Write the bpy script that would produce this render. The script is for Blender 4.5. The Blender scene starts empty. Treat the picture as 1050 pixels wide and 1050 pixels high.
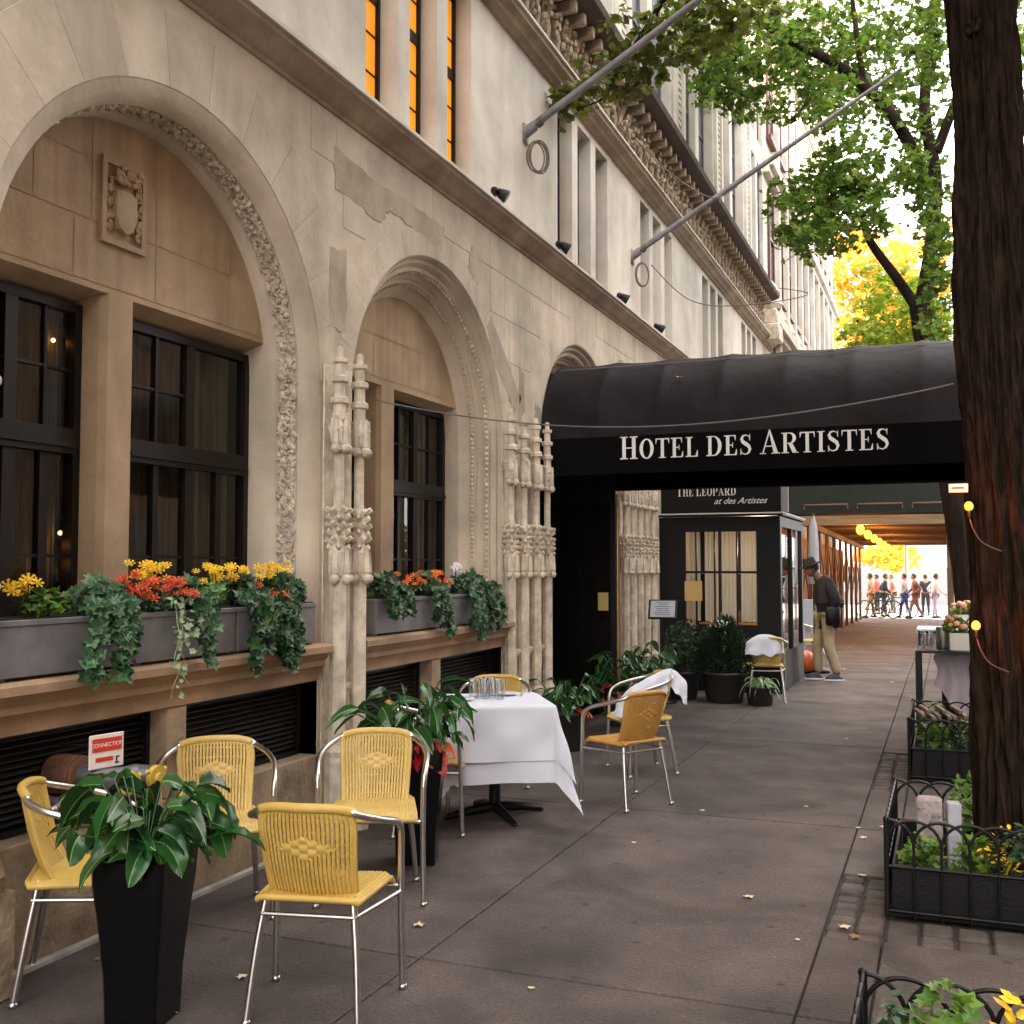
import bpy, math, random
from mathutils import Vector, Matrix, noise
R = math.radians
S = bpy.context.scene
COL = S.collection
rnd = random.Random(7)

# ------------------------------------------------------------ camera, sky, sun, exposure
EYE = 1.62
cam_d = bpy.data.cameras.new('camera'); cam = bpy.data.objects.new('camera', cam_d); COL.objects.link(cam)
cam.location = (0, 0, EYE)
cam.rotation_euler = (R(90) + math.atan(55/1100), 0, R(21.94))
cam_d.sensor_width = 36; cam_d.lens = 36*1100/1050
cam_d.clip_start = .05; cam_d.clip_end = 2000
S.camera = cam
SUN_EL, SUN_AZ = 22, 112       # azimuth measured clockwise from +Y (north)
w = bpy.data.worlds.new('World'); S.world = w; w.use_nodes = True
nt = w.node_tree; bg = nt.nodes['Background']
sky = nt.nodes.new('ShaderNodeTexSky'); sky.sky_type = 'NISHITA'; sky.sun_disc = False
sky.sun_elevation = R(SUN_EL); sky.sun_rotation = R(SUN_AZ); sky.dust_density = 4.0; sky.air_density = 1.0; sky.ozone_density = .4
wc = nt.nodes.new('ShaderNodeTexCoord'); wn = nt.nodes.new('ShaderNodeTexNoise'); wn.inputs['Scale'].default_value = 2.2; wn.inputs['Detail'].default_value = 5
nt.links.new(wc.outputs['Generated'], wn.inputs[0])
wr_ = nt.nodes.new('ShaderNodeMapRange'); wr_.inputs[1].default_value = .3; wr_.inputs[2].default_value = .6; wr_.inputs[3].default_value = .72; wr_.inputs[4].default_value = 1.0
nt.links.new(wn.outputs[0], wr_.inputs[0])
wm = nt.nodes.new('ShaderNodeMix'); wm.data_type = 'RGBA'; wm.inputs[7].default_value = (9.2, 8.9, 8.7, 1)      # thin bright cloud over the clear sky
nt.links.new(wr_.outputs[0], wm.inputs[0]); nt.links.new(sky.outputs[0], wm.inputs[6]); nt.links.new(wm.outputs[2], bg.inputs[0]); bg.inputs[1].default_value = .15
sd = bpy.data.lights.new('sun', 'SUN'); sd.energy = 5; sd.angle = R(.5); sd.color = (1, .86, .66)
sun = bpy.data.objects.new('sun', sd); COL.objects.link(sun)
dv = Vector((math.sin(R(SUN_AZ))*math.cos(R(SUN_EL)), math.cos(R(SUN_AZ))*math.cos(R(SUN_EL)), math.sin(R(SUN_EL))))
sun.rotation_euler = dv.to_track_quat('Z', 'Y').to_euler()
S.view_settings.view_transform = 'Standard'; S.view_settings.look = 'None'
S.view_settings.exposure = 2.2; S.view_settings.gamma = 1
S.render.engine = 'CYCLES'
S.cycles.max_bounces = 6; S.cycles.transparent_max_bounces = 12

# ------------------------------------------------------------ materials
MC = {}
def mat(name, col, rough=.7, metal=0, var=0, vs=3, col2=None, bump=0, bs=40, coord='Object', stretch=None,
        island=0, transl=0, spec=.5, streak=0, detail=6):
    if name in MC: return MC[name]
    m = bpy.data.materials.new(name); m.use_nodes = True; t = m.node_tree; N = t.nodes; L = t.links
    p = N['Principled BSDF']; p.inputs['Roughness'].default_value = rough; p.inputs['Metallic'].default_value = metal
    p.inputs['Specular IOR Level'].default_value = spec
    p.inputs['Base Color'].default_value = (*col, 1)
    tc = N.new('ShaderNodeTexCoord'); mp = N.new('ShaderNodeMapping'); L.new(tc.outputs[coord], mp.inputs[0])
    if stretch: mp.inputs['Scale'].default_value = stretch
    last = None
    if var or col2:
        nz = N.new('ShaderNodeTexNoise'); nz.inputs['Scale'].default_value = vs; nz.inputs['Detail'].default_value = detail
        nz.inputs['Roughness'].default_value = .62
        L.new(mp.outputs[0], nz.inputs[0])
        cr = N.new('ShaderNodeValToRGB'); L.new(nz.outputs[0], cr.inputs[0])
        c2 = col2 or tuple(c*(1-var) for c in col)
        cr.color_ramp.elements[0].position = .32; cr.color_ramp.elements[0].color = (*c2, 1)
        cr.color_ramp.elements[1].position = .66; cr.color_ramp.elements[1].color = (*(tuple(min(1, c*(1+var*.5)) for c in col)), 1)
        last = cr.outputs[0]
    if streak:
        mp2 = N.new('ShaderNodeMapping'); mp2.inputs['Scale'].default_value = (2.6, 2.6, .35); L.new(tc.outputs[coord], mp2.inputs[0])
        n2 = N.new('ShaderNodeTexNoise'); n2.inputs['Scale'].default_value = 1.6; n2.inputs['Detail'].default_value = 4; L.new(mp2.outputs[0], n2.inputs[0])
        c3 = N.new('ShaderNodeValToRGB'); L.new(n2.outputs[0], c3.inputs[0])
        c3.color_ramp.elements[0].position = .34; c3.color_ramp.elements[0].color = (1-streak, 1-streak*1.15, 1-streak*1.3, 1)
        c3.color_ramp.elements[1].position = .56; c3.color_ramp.elements[1].color = (1, 1, 1, 1)
        mx = N.new('ShaderNodeMix'); mx.data_type = 'RGBA'; mx.blend_type = 'MULTIPLY'; mx.inputs[0].default_value = 1
        if last: L.new(last, mx.inputs[6])
        else: mx.inputs[6].default_value = (*col, 1)
        L.new(c3.outputs[0], mx.inputs[7]); last = mx.outputs[2]
    if island:
        g = N.new('ShaderNodeNewGeometry'); h = N.new('ShaderNodeHueSaturation')
        m1 = N.new('ShaderNodeMapRange'); m1.inputs[3].default_value = 1-island; m1.inputs[4].default_value = 1+island
        L.new(g.outputs['Random Per Island'], m1.inputs[0]); L.new(m1.outputs[0], h.inputs['Value'])
        m2 = N.new('ShaderNodeMath'); m2.operation = 'MULTIPLY_ADD'; m2.inputs[1].default_value = 7.13; m2.inputs[2].default_value = 0
        m3 = N.new('ShaderNodeMath'); m3.operation = 'FRACT'; L.new(g.outputs['Random Per Island'], m2.inputs[0]); L.new(m2.outputs[0], m3.inputs[0])
        m4 = N.new('ShaderNodeMapRange'); m4.inputs[3].default_value = .5-.035*min(1, island*2); m4.inputs[4].default_value = .5+.025*min(1, island*2)
        L.new(m3.outputs[0], m4.inputs[0]); L.new(m4.outputs[0], h.inputs['Hue'])
        if last: L.new(last, h.inputs['Color'])
        else: h.inputs['Color'].default_value = (*col, 1)
        last = h.outputs[0]
    if last: L.new(last, p.inputs['Base Color'])
    if bump:
        nb = N.new('ShaderNodeTexNoise'); nb.inputs['Scale'].default_value = bs; nb.inputs['Detail'].default_value = 5; L.new(mp.outputs[0], nb.inputs[0])
        b = N.new('ShaderNodeBump'); b.inputs['Strength'].default_value = bump; b.inputs['Distance'].default_value = .01
        L.new(nb.outputs[0], b.inputs['Height']); L.new(b.outputs[0], p.inputs['Normal'])
    if transl:
        tr = N.new('ShaderNodeBsdfTranslucent'); ms = N.new('ShaderNodeMixShader'); ms.inputs[0].default_value = transl
        if last: L.new(last, tr.inputs[0])
        else: tr.inputs[0].default_value = (*col, 1)
        L.new(p.outputs[0], ms.inputs[1]); L.new(tr.outputs[0], ms.inputs[2]); L.new(ms.outputs[0], N['Material Output'].inputs[0])
    MC[name] = m; return m
def glow(name, col, strength):
    m = bpy.data.materials.new(name); m.use_nodes = True; p = m.node_tree.nodes['Principled BSDF']
    p.inputs['Base Color'].default_value = (*col, 1); p.inputs['Emission Color'].default_value = (*col, 1); p.inputs['Emission Strength'].default_value = strength
    return m
def glassmat(name, tint, refl=.5):
    m = bpy.data.materials.new(name); m.use_nodes = True; t = m.node_tree; N = t.nodes; L = t.links
    N.remove(N['Principled BSDF'])
    tr = N.new('ShaderNodeBsdfTransparent'); tr.inputs[0].default_value = (*tint, 1)
    gl = N.new('ShaderNodeBsdfGlossy'); gl.inputs['Roughness'].default_value = .03
    f = N.new('ShaderNodeLayerWeight'); f.inputs[0].default_value = .5
    pw = N.new('ShaderNodeMath'); pw.operation = 'POWER'; pw.inputs[1].default_value = 4; L.new(f.outputs['Facing'], pw.inputs[0])
    mu = N.new('ShaderNodeMath'); mu.operation = 'MULTIPLY_ADD'; mu.inputs[1].default_value = refl; mu.inputs[2].default_value = .045; mu.use_clamp = True
    L.new(pw.outputs[0], mu.inputs[0])
    ms = N.new('ShaderNodeMixShader'); L.new(mu.outputs[0], ms.inputs[0]); L.new(tr.outputs[0], ms.inputs[1]); L.new(gl.outputs[0], ms.inputs[2])
    L.new(ms.outputs[0], N['Material Output'].inputs[0]); return m

stone = mat('limestone', (.63, .54, .425), .85, var=.34, vs=1.3, bump=.45, bs=26, streak=.10)
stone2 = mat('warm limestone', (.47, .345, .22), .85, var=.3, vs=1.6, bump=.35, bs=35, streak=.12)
stone_sill = mat('sill stone', (.34, .225, .135), .8, var=.35, vs=2.5, bump=.4, bs=40)
stone_up = mat('upper limestone', (.66, .61, .53), .85, var=.30, vs=1.0, bump=.3, bs=25, streak=.10)
stone_b = mat('ashlar limestone', (.63, .545, .43), .85, var=.34, vs=1.3, bump=.5, bs=26, streak=.16, island=.07)
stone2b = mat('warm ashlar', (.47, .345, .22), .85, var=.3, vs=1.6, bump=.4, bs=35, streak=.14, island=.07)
stone_patch = mat('patch mortar', (.44, .37, .28), .9, var=.3, vs=3, bump=.4, bs=40)
stone_carve = mat('carved stone', (.66, .575, .46), .85, var=.35, vs=9, bump=.3, bs=60)
stone_dark = mat('dark cornice stone', (.38, .29, .21), .85, var=.35, vs=3, bump=.4, bs=30)  # darker stone colour for the cornice undersides
darkwood = mat('dark window frame', (.010, .007, .006), .42, spec=.3, var=.3, vs=8)
curtain_m = mat('curtain', (.15, .135, .11), .9, var=.4, vs=4, stretch=(1, 6, .6))
black_in = mat('dark interior', (.015, .012, .010), .9)
grille_m = mat('black louvre', (.018, .016, .015), .6, var=.3, vs=10)
glass_m = glassmat('window glass', (.72, .68, .60), .7)
glass_clear = glassmat('clear glass', (.93, .95, .95), 1.6)
amber = glow('lit amber blind', (1.0, .36, .022), .135)
asphalt = mat('asphalt', (.05, .05, .052), .9, var=.2, vs=6, bump=.4, bs=120)
black_cloth = mat('black awning canvas', (.0065, .0030, .0045), .6, spec=.14, col2=(.016, .011, .014), vs=2.2, bump=.9, bs=7)
black_cloth2 = mat('black valance canvas', (.003, .0025, .003), .9, spec=.08)
letter_m = mat('white lettering', (.75, .73, .72), .6)
black_paint = mat('black painted wood', (.005, .0045, .005), .5, spec=.25, var=.2, vs=5)
black_gloss = mat('black glazed pot', (.003, .003, .0035), .22, spec=.28)
iron = mat('black iron', (.0055, .005, .005), .45, spec=.3, bump=.2, bs=60)
alum = mat('brushed aluminium', (.62, .60, .58), .28, metal=1, var=.12, vs=18)
wicker = mat('yellow wicker', (.56, .37, .085), .5, var=.12, vs=12)
wicker2 = mat('pale yellow wicker', (.60, .42, .13), .5, var=.12, vs=12)
wicker3 = mat('amber wicker', (.44, .23, .05), .5, var=.15, vs=12)
linen = mat('white linen', (.58, .59, .66), .85, bump=.08, bs=300)
lead = mat('grey lead box', (.16, .155, .16), .6, var=.35, vs=5, bump=.2, bs=30)
soil = mat('dark soil', (.018, .012, .008), .95, var=.5, vs=30, bump=.8, bs=60)
bark = mat('tree bark', (.036, .022, .014), .95, spec=.1, col2=(.004, .003, .0025), vs=9, stretch=(4, 4, .7), bump=1.0, bs=22)
bark_far = mat('far bark', (.040, .026, .020), .95, spec=.15, col2=(.014, .009, .007), vs=6, stretch=(2, 2, .5), bump=.5, bs=16)
pole_m = mat('grey pole paint', (.21, .20, .20), .5, var=.3, vs=9)
brass = mat('aged brass', (.45, .27, .10), .35, metal=.8, var=.3, vs=12)
woodbeam = mat('shed timber', (.12, .078, .048), .8, var=.35, vs=4, stretch=(.4, 4, 4))
woodpost = mat('shed posts', (.13, .085, .06), .8, var=.5, vs=4, stretch=(4, 4, .4))
green_ply = mat('dark green plywood', (.010, .016, .012), .75, var=.3, vs=4)
L_ivy = mat('ivy leaf', (.028, .080, .026), .36, island=.65, transl=.12)
L_ivyb = mat('blue green leaf', (.050, .130, .050), .42, island=.6, transl=.12)
L_lily = mat('peace lily leaf', (.022, .085, .018), .24, island=.40, transl=.18)
L_croton = mat('croton leaf', (.55, .07, .015), .4, island=.4, transl=.2)
L_box = mat('shrub needle', (.018, .045, .014), .6, island=.4, transl=.1)
L_lime = mat('lime leaf', (.10, .20, .022), .5, island=.5, transl=.3)
L_pale = mat('variegated leaf', (.30, .40, .22), .5, island=.3, transl=.2)
P_yel = mat('yellow petal', (.88, .56, .025), .6, island=.15, transl=.15)
P_org = mat('orange petal', (.85, .20, .02), .6, island=.2, transl=.15)
P_red = mat('red petal', (.60, .09, .02), .6, island=.2, transl=.15)
P_wht = mat('white petal', (.8, .78, .76), .6, island=.1, transl=.15)
T_near = mat('near tree leaf', (.10, .125, .016), .5, island=.5, transl=.45)
T_green = mat('green tree leaf', (.12, .21, .026), .5, island=.6, transl=.5)
T_gold = mat('golden tree leaf', (.95, .46, .05), .6, island=.18, transl=.5)
T_lime = mat('yellow green tree leaf', (.26, .36, .03), .6, island=.35, transl=.5)

# ------------------------------------------------------------ mesh builder
class M:
    def __init__(s): s.v = []; s.f = []; s.mi = []; s.m = 0
    def add(s, vs, fs):
        o = len(s.v); s.v += [tuple(v) for v in vs]; s.f += [tuple(i+o for i in f) for f in fs]; s.mi += [s.m]*len(fs); return s
    def box(s, x0, x1, y0, y1, z0, z1, b=0):
        if b:
            return s.bbox(x0, x1, y0, y1, z0, z1, b)
        return s.add([(x0,y0,z0),(x1,y0,z0),(x1,y1,z0),(x0,y1,z0),(x0,y0,z1),(x1,y0,z1),(x1,y1,z1),(x0,y1,z1)],
                     [(0,3,2,1),(4,5,6,7),(0,1,5,4),(1,2,6,5),(2,3,7,6),(3,0,4,7)])
    def bbox(s, x0, x1, y0, y1, z0, z1, b):
        vs = []; idx = {}
        for i, x in enumerate((x0, x1)):
            for j, y in enumerate((y0, y1)):
                for k, z in enumerate((z0, z1)):
                    sx, sy, sz = (1, -1)[i], (1, -1)[j], (1, -1)[k]
                    for a in range(3):
                        idx[(i,j,k,a)] = len(vs)
                        vs.append((x+sx*b*(a != 0), y+sy*b*(a != 1), z+sz*b*(a != 2)))
        I = idx; F = []
        for i in (0, 1):
            F.append([I[(i,0,0,0)], I[(i,1,0,0)], I[(i,1,1,0)], I[(i,0,1,0)]])
            F.append([I[(0,i,0,1)], I[(1,i,0,1)], I[(1,i,1,1)], I[(0,i,1,1)]])
            F.append([I[(0,0,i,2)], I[(1,0,i,2)], I[(1,1,i,2)], I[(0,1,i,2)]])
        for i in (0, 1):
            for j in (0, 1):
                F.append([I[(i,j,0,0)], I[(i,j,1,0)], I[(i,j,1,1)], I[(i,j,0,1)]])
                F.append([I[(i,0,j,0)], I[(i,1,j,0)], I[(i,1,j,2)], I[(i,0,j,2)]])
                F.append([I[(0,i,j,1)], I[(1,i,j,1)], I[(1,i,j,2)], I[(0,i,j,2)]])
                for k in (0, 1): F.append([I[(i,j,k,0)], I[(i,j,k,1)], I[(i,j,k,2)]])
        c = Vector(((x0+x1)/2, (y0+y1)/2, (z0+z1)/2)); out = []
        for f in F:
            p = [Vector(vs[q]) for q in f]; n = (p[1]-p[0]).cross(p[2]-p[0]); m = sum(p, Vector())/len(p)
            out.append(f if n.dot(m-c) > 0 else f[::-1])
        return s.add(vs, out)
    def grid(s, P, close=False):
        n = len(P); k = len(P[0]); o = []
        for r in P: o += r
        fs = [(i*k+j, i*k+j+1, (i+1)*k+j+1, (i+1)*k+j) for i in range(n-1) for j in range(k-1)]
        if close: fs += [(i*k+k-1, i*k, (i+1)*k, (i+1)*k+k-1) for i in range(n-1)]
        return s.add(o, fs)
    def tube(s, pts, r, n=8, cap=True):
        pts = [Vector(p) for p in pts]; K = len(pts)
        rs = r if isinstance(r, (list, tuple)) else [r]*K
        up = None; rows = []
        for i, p in enumerate(pts):
            d = (pts[min(i+1, K-1)]-pts[max(i-1, 0)])
            d = d.normalized() if d.length > 1e-9 else Vector((0, 0, 1))
            if up is None: up = Vector((0, 0, 1)) if abs(d.z) < .9 else Vector((1, 0, 0))
            a = d.cross(up); a = a.normalized() if a.length > 1e-6 else Vector((1, 0, 0)); up = a.cross(d).normalized()
            rows.append([p+rs[i]*(math.cos(t)*a+math.sin(t)*up) for t in (2*math.pi*q/n for q in range(n))])
        o = len(s.v); s.grid([r_ for r_ in rows], True)
        if cap: s.add([*rows[0]], [tuple(range(n))]); s.add([*rows[-1]], [tuple(range(n))[::-1]])
        return s
    def lathe(s, prof, c=(0, 0, 0), n=16, sq=0):
        rows = []
        for r, z in prof:
            row = []
            for q in range(n):
                t = 2*math.pi*q/n
                if sq:
                    ct, st = math.cos(t), math.sin(t); k = (abs(ct)**sq+abs(st)**sq)**(-1/sq)
                else: ct, st, k = math.cos(t), math.sin(t), 1
                row.append((c[0]+r*k*ct, c[1]+r*k*st, c[2]+z))
            rows.append(row)
        return s.grid(rows, True)
    def ball(s, c, r, n=8, sc=(1, 1, 1), m=5):
        rows = [[(c[0]+sc[0]*r*math.sin(math.pi*i/m)*math.cos(2*math.pi*j/n), c[1]+sc[1]*r*math.sin(math.pi*i/m)*math.sin(2*math.pi*j/n), c[2]-sc[2]*r*math.cos(math.pi*i/m)) for j in range(n)] for i in range(m+1)]
        return s.grid(rows, True)
    def build(s, name, mats, parent=None, smooth=False, loc=None, rz=0):
        me = bpy.data.meshes.new(name); me.from_pydata(s.v, [], s.f)
        ml = mats if isinstance(mats, (list, tuple)) else [mats]
        for m_ in ml: me.materials.append(m_)
        if len(ml) > 1: me.polygons.foreach_set('material_index', s.mi)
        if smooth: me.polygons.foreach_set('use_smooth', [True]*len(me.polygons))
        me.update()
        if smooth == 'auto':
            try: me.set_sharp_from_angle(angle=R(38))
            except Exception: pass
        o = bpy.data.objects.new(name, me); COL.objects.link(o)
        if parent: o.parent = parent
        if loc: o.location = loc
        if rz: o.rotation_euler.z = rz
        return o
def tag(o, label=None, cat=None, group=None, kind=None):
    if label: o['label'] = label
    if cat: o['category'] = cat
    if group: o['group'] = group
    if kind: o['kind'] = kind
    return o
def empty(name, loc=(0, 0, 0), rz=0, label=None, cat=None, group=None):
    o = bpy.data.objects.new(name, None); COL.objects.link(o); o.location = loc; o.rotation_euler.z = rz; o.empty_display_size = .1
    return tag(o, label, cat, group)
def lerp(a, b, t): return a+(b-a)*t
def bez(pts, n=8):
    """Catmull-Rom through the points"""
    P = [Vector(p) for p in pts]; out = []
    for i in range(len(P)-1):
        a, b, c, d = P[max(i-1, 0)], P[i], P[i+1], P[min(i+2, len(P)-1)]
        for q in range(n):
            t = q/n; out.append(.5*((2*b)+(c-a)*t+(2*a-5*b+4*c-d)*t*t+(3*b-a-3*c+d)*t**3))
    out.append(P[-1]); return out
def copy_tree(o, parent=None):
    c = o.copy(); COL.objects.link(c); c.parent = parent
    for k in list(c.keys()): pass
    for ch in [x for x in bpy.data.objects if x.parent == o]: copy_tree(ch, c)
    return c
def gz(y): return 0 if y < 17 else -(y-17)*.0155

# ------------------------------------------------------------ ground
g = M(); rows = []
ys = [-40, 16.9, 44, 60, 120, 600, 1500]
for y in ys: rows.append([(-600, y, gz(min(y, 60))-.16), (-4, y, gz(min(y, 60))-.16), (30, y, gz(min(y, 60))-.16), (600, y, gz(min(y, 60))-.16)])
g.grid([[Vector(p) for p in r] for r in rows]); tag(g.build('ground', asphalt), kind='structure')
g = M(); g.grid([[(x, y, gz(y)-.15) for x in (1.37, 11)] for y in (-40, 17, 44.5)]); tag(g.build('road', mat('road asphalt', (.055, .055, .06), .85, var=.25, vs=4, bump=.4, bs=90)), kind='structure')
pave = mat('concrete paving', (.080, .062, .056), .80, island=.12, var=.45, vs=2.2, bump=.9, bs=70, detail=9)
N = pave.node_tree.nodes; L = pave.node_tree.links; pb = N['Principled BSDF']
src = pb.inputs['Base Color'].links[0].from_socket
tc = N.new('ShaderNodeTexCoord')
vo = N.new('ShaderNodeTexNoise'); vo.inputs['Scale'].default_value = 60; vo.inputs['Detail'].default_value = 9; vo.inputs['Roughness'].default_value = .75; L.new(tc.outputs['Object'], vo.inputs[0])
r1 = N.new('ShaderNodeValToRGB'); r1.color_ramp.elements[0].position = .3; r1.color_ramp.elements[0].color = (.45, .45, .45, 1); r1.color_ramp.elements[1].position = .7; r1.color_ramp.elements[1].color = (1.5, 1.46, 1.44, 1)
L.new(vo.outputs[0], r1.inputs[0])
v2 = N.new('ShaderNodeTexVoronoi'); v2.voronoi_dimensions = '2D'; v2.inputs['Scale'].default_value = 1.9; L.new(tc.outputs['Object'], v2.inputs[0])
r2 = N.new('ShaderNodeValToRGB'); r2.color_ramp.elements[0].position = .028; r2.color_ramp.elements[0].color = (.45, .43, .42, 1); r2.color_ramp.elements[1].position = .045; r2.color_ramp.elements[1].color = (1, 1, 1, 1)
L.new(v2.outputs['Distance'], r2.inputs[0])
v3 = N.new('ShaderNodeTexVoronoi'); v3.voronoi_dimensions = '2D'; v3.inputs['Scale'].default_value = 4.3; L.new(tc.outputs['Object'], v3.inputs[0])
r3 = N.new('ShaderNodeValToRGB'); r3.color_ramp.elements[0].position = .02; r3.color_ramp.elements[0].color = (1.9, 1.8, 1.7, 1); r3.color_ramp.elements[1].position = .03; r3.color_ramp.elements[1].color = (1, 1, 1, 1); L.new(v3.outputs['Distance'], r3.inputs[0])
v4 = N.new('ShaderNodeTexNoise'); v4.inputs['Scale'].default_value = .9; v4.inputs['Detail'].default_value = 7; v4.inputs['Distortion'].default_value = 1.2; L.new(tc.outputs['Object'], v4.inputs[0])
r4 = N.new('ShaderNodeValToRGB'); r4.color_ramp.elements[0].position = .40; r4.color_ramp.elements[0].color = (.62, .60, .58, 1); r4.color_ramp.elements[1].position = .52; r4.color_ramp.elements[1].color = (1.08, 1.08, 1.08, 1); L.new(v4.outputs[0], r4.inputs[0])
for rr in (r1, r2, r3, r4):
    mx = N.new('ShaderNodeMix'); mx.data_type = 'RGBA'; mx.blend_type = 'MULTIPLY'; mx.inputs[0].default_value = 1
    L.new(src, mx.inputs[6]); L.new(rr.outputs[0], mx.inputs[7]); src = mx.outputs[2]
L.new(src, pb.inputs['Base Color'])
pits = [(1.75, 3.30), (5.33, 6.35), (8.73, 9.95)]
g = M()
xs = [-3.60, -3.43, -2.045, -.53, -.28, 1.2]
def slab(x0, x1, y0, y1, z=0):
    c = .005; n = max(1, int((y1-y0)/2)) if y1 > 17 else 1
    for q in range(n):
        a, b = lerp(y0, y1, q/n), lerp(y0, y1, (q+1)/n)
        aa = a+(c if q == 0 else 0); bb = b-(c if q == n-1 else 0)
        t = .004
        g.add([(x0+c,aa,gz(aa)+z-t),(x1-c,aa,gz(aa)+z-t),(x1-c,bb,gz(bb)+z-t),(x0+c,bb,gz(bb)+z-t),(x0+c+t,aa+t,gz(aa)+z),(x1-c-t,aa+t,gz(aa)+z),(x1-c-t,bb-t,gz(bb)+z),(x0+c+t,bb-t,gz(bb)+z),
               (x0+c,aa,gz(aa)-.05),(x1-c,aa,gz(aa)-.05),(x1-c,bb,gz(bb)-.05),(x0+c,bb,gz(bb)-.05)],
              [(4,5,6,7),(0,1,5,4),(1,2,6,5),(2,3,7,6),(3,0,4,7),(8,9,1,0),(9,10,2,1),(10,11,3,2),(11,8,0,3)])
yj = [-6, -2.2, 1.1, 4.05, 7.02, 10.15, 13.2, 16.3, 19.4, 23, 27, 31, 35, 39, 44.3]
for i in range(len(yj)-1):
    a, b = yj[i], yj[i+1]
    slab(xs[1], xs[2], a, b); slab(xs[2], xs[3], a, b)
for x0, x1, cut in ((-.53, -.28, [(4.95, 5.98), (8.25, 9.95)]), (-.28, 1.2, [(1.75, 3.3), (4.98, 6.35), (8.45, 9.95)])):
    y = -6
    for a, b in cut+[(44.3, 44.3)]:
        cuts = [y]+[q for q in yj if y < q < a]+[a]
        for q in range(len(cuts)-1): slab(x0, x1, cuts[q], cuts[q+1])
        y = b
tag(g.build('sidewalk', pave), kind='structure')
g = M()
for a, b in ((-6, 17), (17, 44.4)): g.add([(-3.6,a,gz(a)-.022),(1.2,a,gz(a)-.022),(1.2,b,gz(b)-.022),(-3.6,b,gz(b)-.022)], [(0,1,2,3)])
tag(g.build('joint_bed', mat('joint dirt', (.03, .024, .02), .95)), kind='structure')
g = M()
for a, b in ((-6, 17), (17, 44.4)): g.add([(1.2,a,gz(a)+.004),(1.36,a,gz(a)+.004),(1.36,b,gz(b)+.004),(1.2,b,gz(b)+.004),(1.36,a,gz(a)-.16),(1.36,b,gz(b)-.16)], [(0,1,2,3),(1,4,5,2)])
tag(g.build('kerb', mat('kerb stone', (.2, .19, .18), .8, var=.2, vs=4)), kind='structure')
g = M(); g.box(-3.455, -3.415, -6, 9.3, -.02, .018); tag(g.build('wall_edging', mat('pale edging', (.42, .40, .38), .8, var=.35, vs=5)), kind='structure')
cob = mat('granite setts', (.085, .068, .060), .85, var=.45, vs=5, bump=.7, bs=60, island=.25)
g = M()
def setts(x0, x1, y0, y1, nx, ny):
    for i in range(nx):
        for j in range(ny):
            a, b = lerp(x0, x1, i/nx), lerp(x0, x1, (i+1)/nx); c, d = lerp(y0, y1, j/ny), lerp(y0, y1, (j+1)/ny)
            q = rnd.uniform(-.012, .004); k = .005+rnd.random()*.006
            g.bbox(a+k, b-k, c+k, d-k, -.06, q, .012)
setts(-.53, -.28, 4.95, 5.98, 2, 9); setts(-.28, 1.18, 4.98, 5.31, 10, 2)
setts(-.53, -.28, 8.25, 9.95, 2, 14); setts(-.28, 1.18, 8.45, 8.71, 10, 2)
tag(g.build('granite_setts', cob), kind='structure')
g = M()
for a, b in pits:
    P = [[(lerp(-.26, 1.15, i/14), lerp(a+.02, b-.02, j/14), .10+.05*noise.noise(Vector((i*.5, j*.5, a)))) for i in range(15)] for j in range(15)]
    g.grid(P)
tag(g.build('pit_soil', soil, smooth=True), kind='structure')

g = M(); g.grid([[(x, y, gz(min(y, 60))-.145) for x in (-60, 60)] for y in (44.5, 60, 70)]); tag(g.build('avenue', mat('avenue sun glare', (.42, .40, .37), .85, var=.2, vs=2)), kind='structure')  # road surface coloured pale to imitate strong sunlight on it
# ------------------------------------------------------------ hotel building
hotel = empty('hotel_building', (-3.5, 8, 0), 0, 'pale limestone hotel building with deep round arches, carved pinnacles and ornate cornices', 'building')
def hp(m, name, mats, smooth=False, parent=None, label=None):
    """part of the hotel: world coordinates, parented to the Empty (or to a part)"""
    o = m.build(name, mats, None, smooth); o.parent = parent or hotel
    if parent is None: o.matrix_parent_inverse = Matrix.Translation((3.5, -8, 0))
    if label: o['label'] = label
    return o
FX = -3.5
ARCH = [dict(c=1.44, r=1.24, zs=2.74, ri=1.11), dict(c=4.32, r=1.24, zs=2.74, ri=1.11), dict(c=7.20, r=1.27, zs=2.64, ri=1.0), dict(c=10.62, r=1.25, zs=2.66, ri=1.0)]
ZT = 4.50; YE = 24.0
def arcpts(c, r, zs, zb, n=40):
    return [(c+r, lerp(zb, zs, q/6)) for q in range(6)]+[(c+r*math.cos(math.pi*q/n), zs+r*math.sin(math.pi*q/n)) for q in range(n+1)]+[(c-r, lerp(zs, zb, q/6)) for q in range(1, 7)]
g = M()
# wall sheet with arch openings
edges = [-6.0]
for a in ARCH: edges += [a['c']-a['r'], a['c']+a['r']]
edges += [YE]
for i in range(0, len(edges), 2):
    a, b = edges[i], edges[i+1]; n = max(1, int((b-a)/1.5))
    for q in range(n): g.add([(FX, lerp(a,b,q/n), 0), (FX, lerp(a,b,(q+1)/n), 0), (FX, lerp(a,b,(q+1)/n), ZT), (FX, lerp(a,b,q/n), ZT)], [(0,1,2,3)])
for a in ARCH:
    P = [(a['c']+a['r']*math.cos(math.pi*q/48), a['zs']+a['r']*math.sin(math.pi*q/48)) for q in range(49)]
    for p, q in zip(P, P[1:]): g.add([(FX,p[0],p[1]), (FX,p[0],ZT), (FX,q[0],ZT), (FX,q[0],q[1])], [(0,1,2,3)])
hp(g, 'wall', stone)
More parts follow.
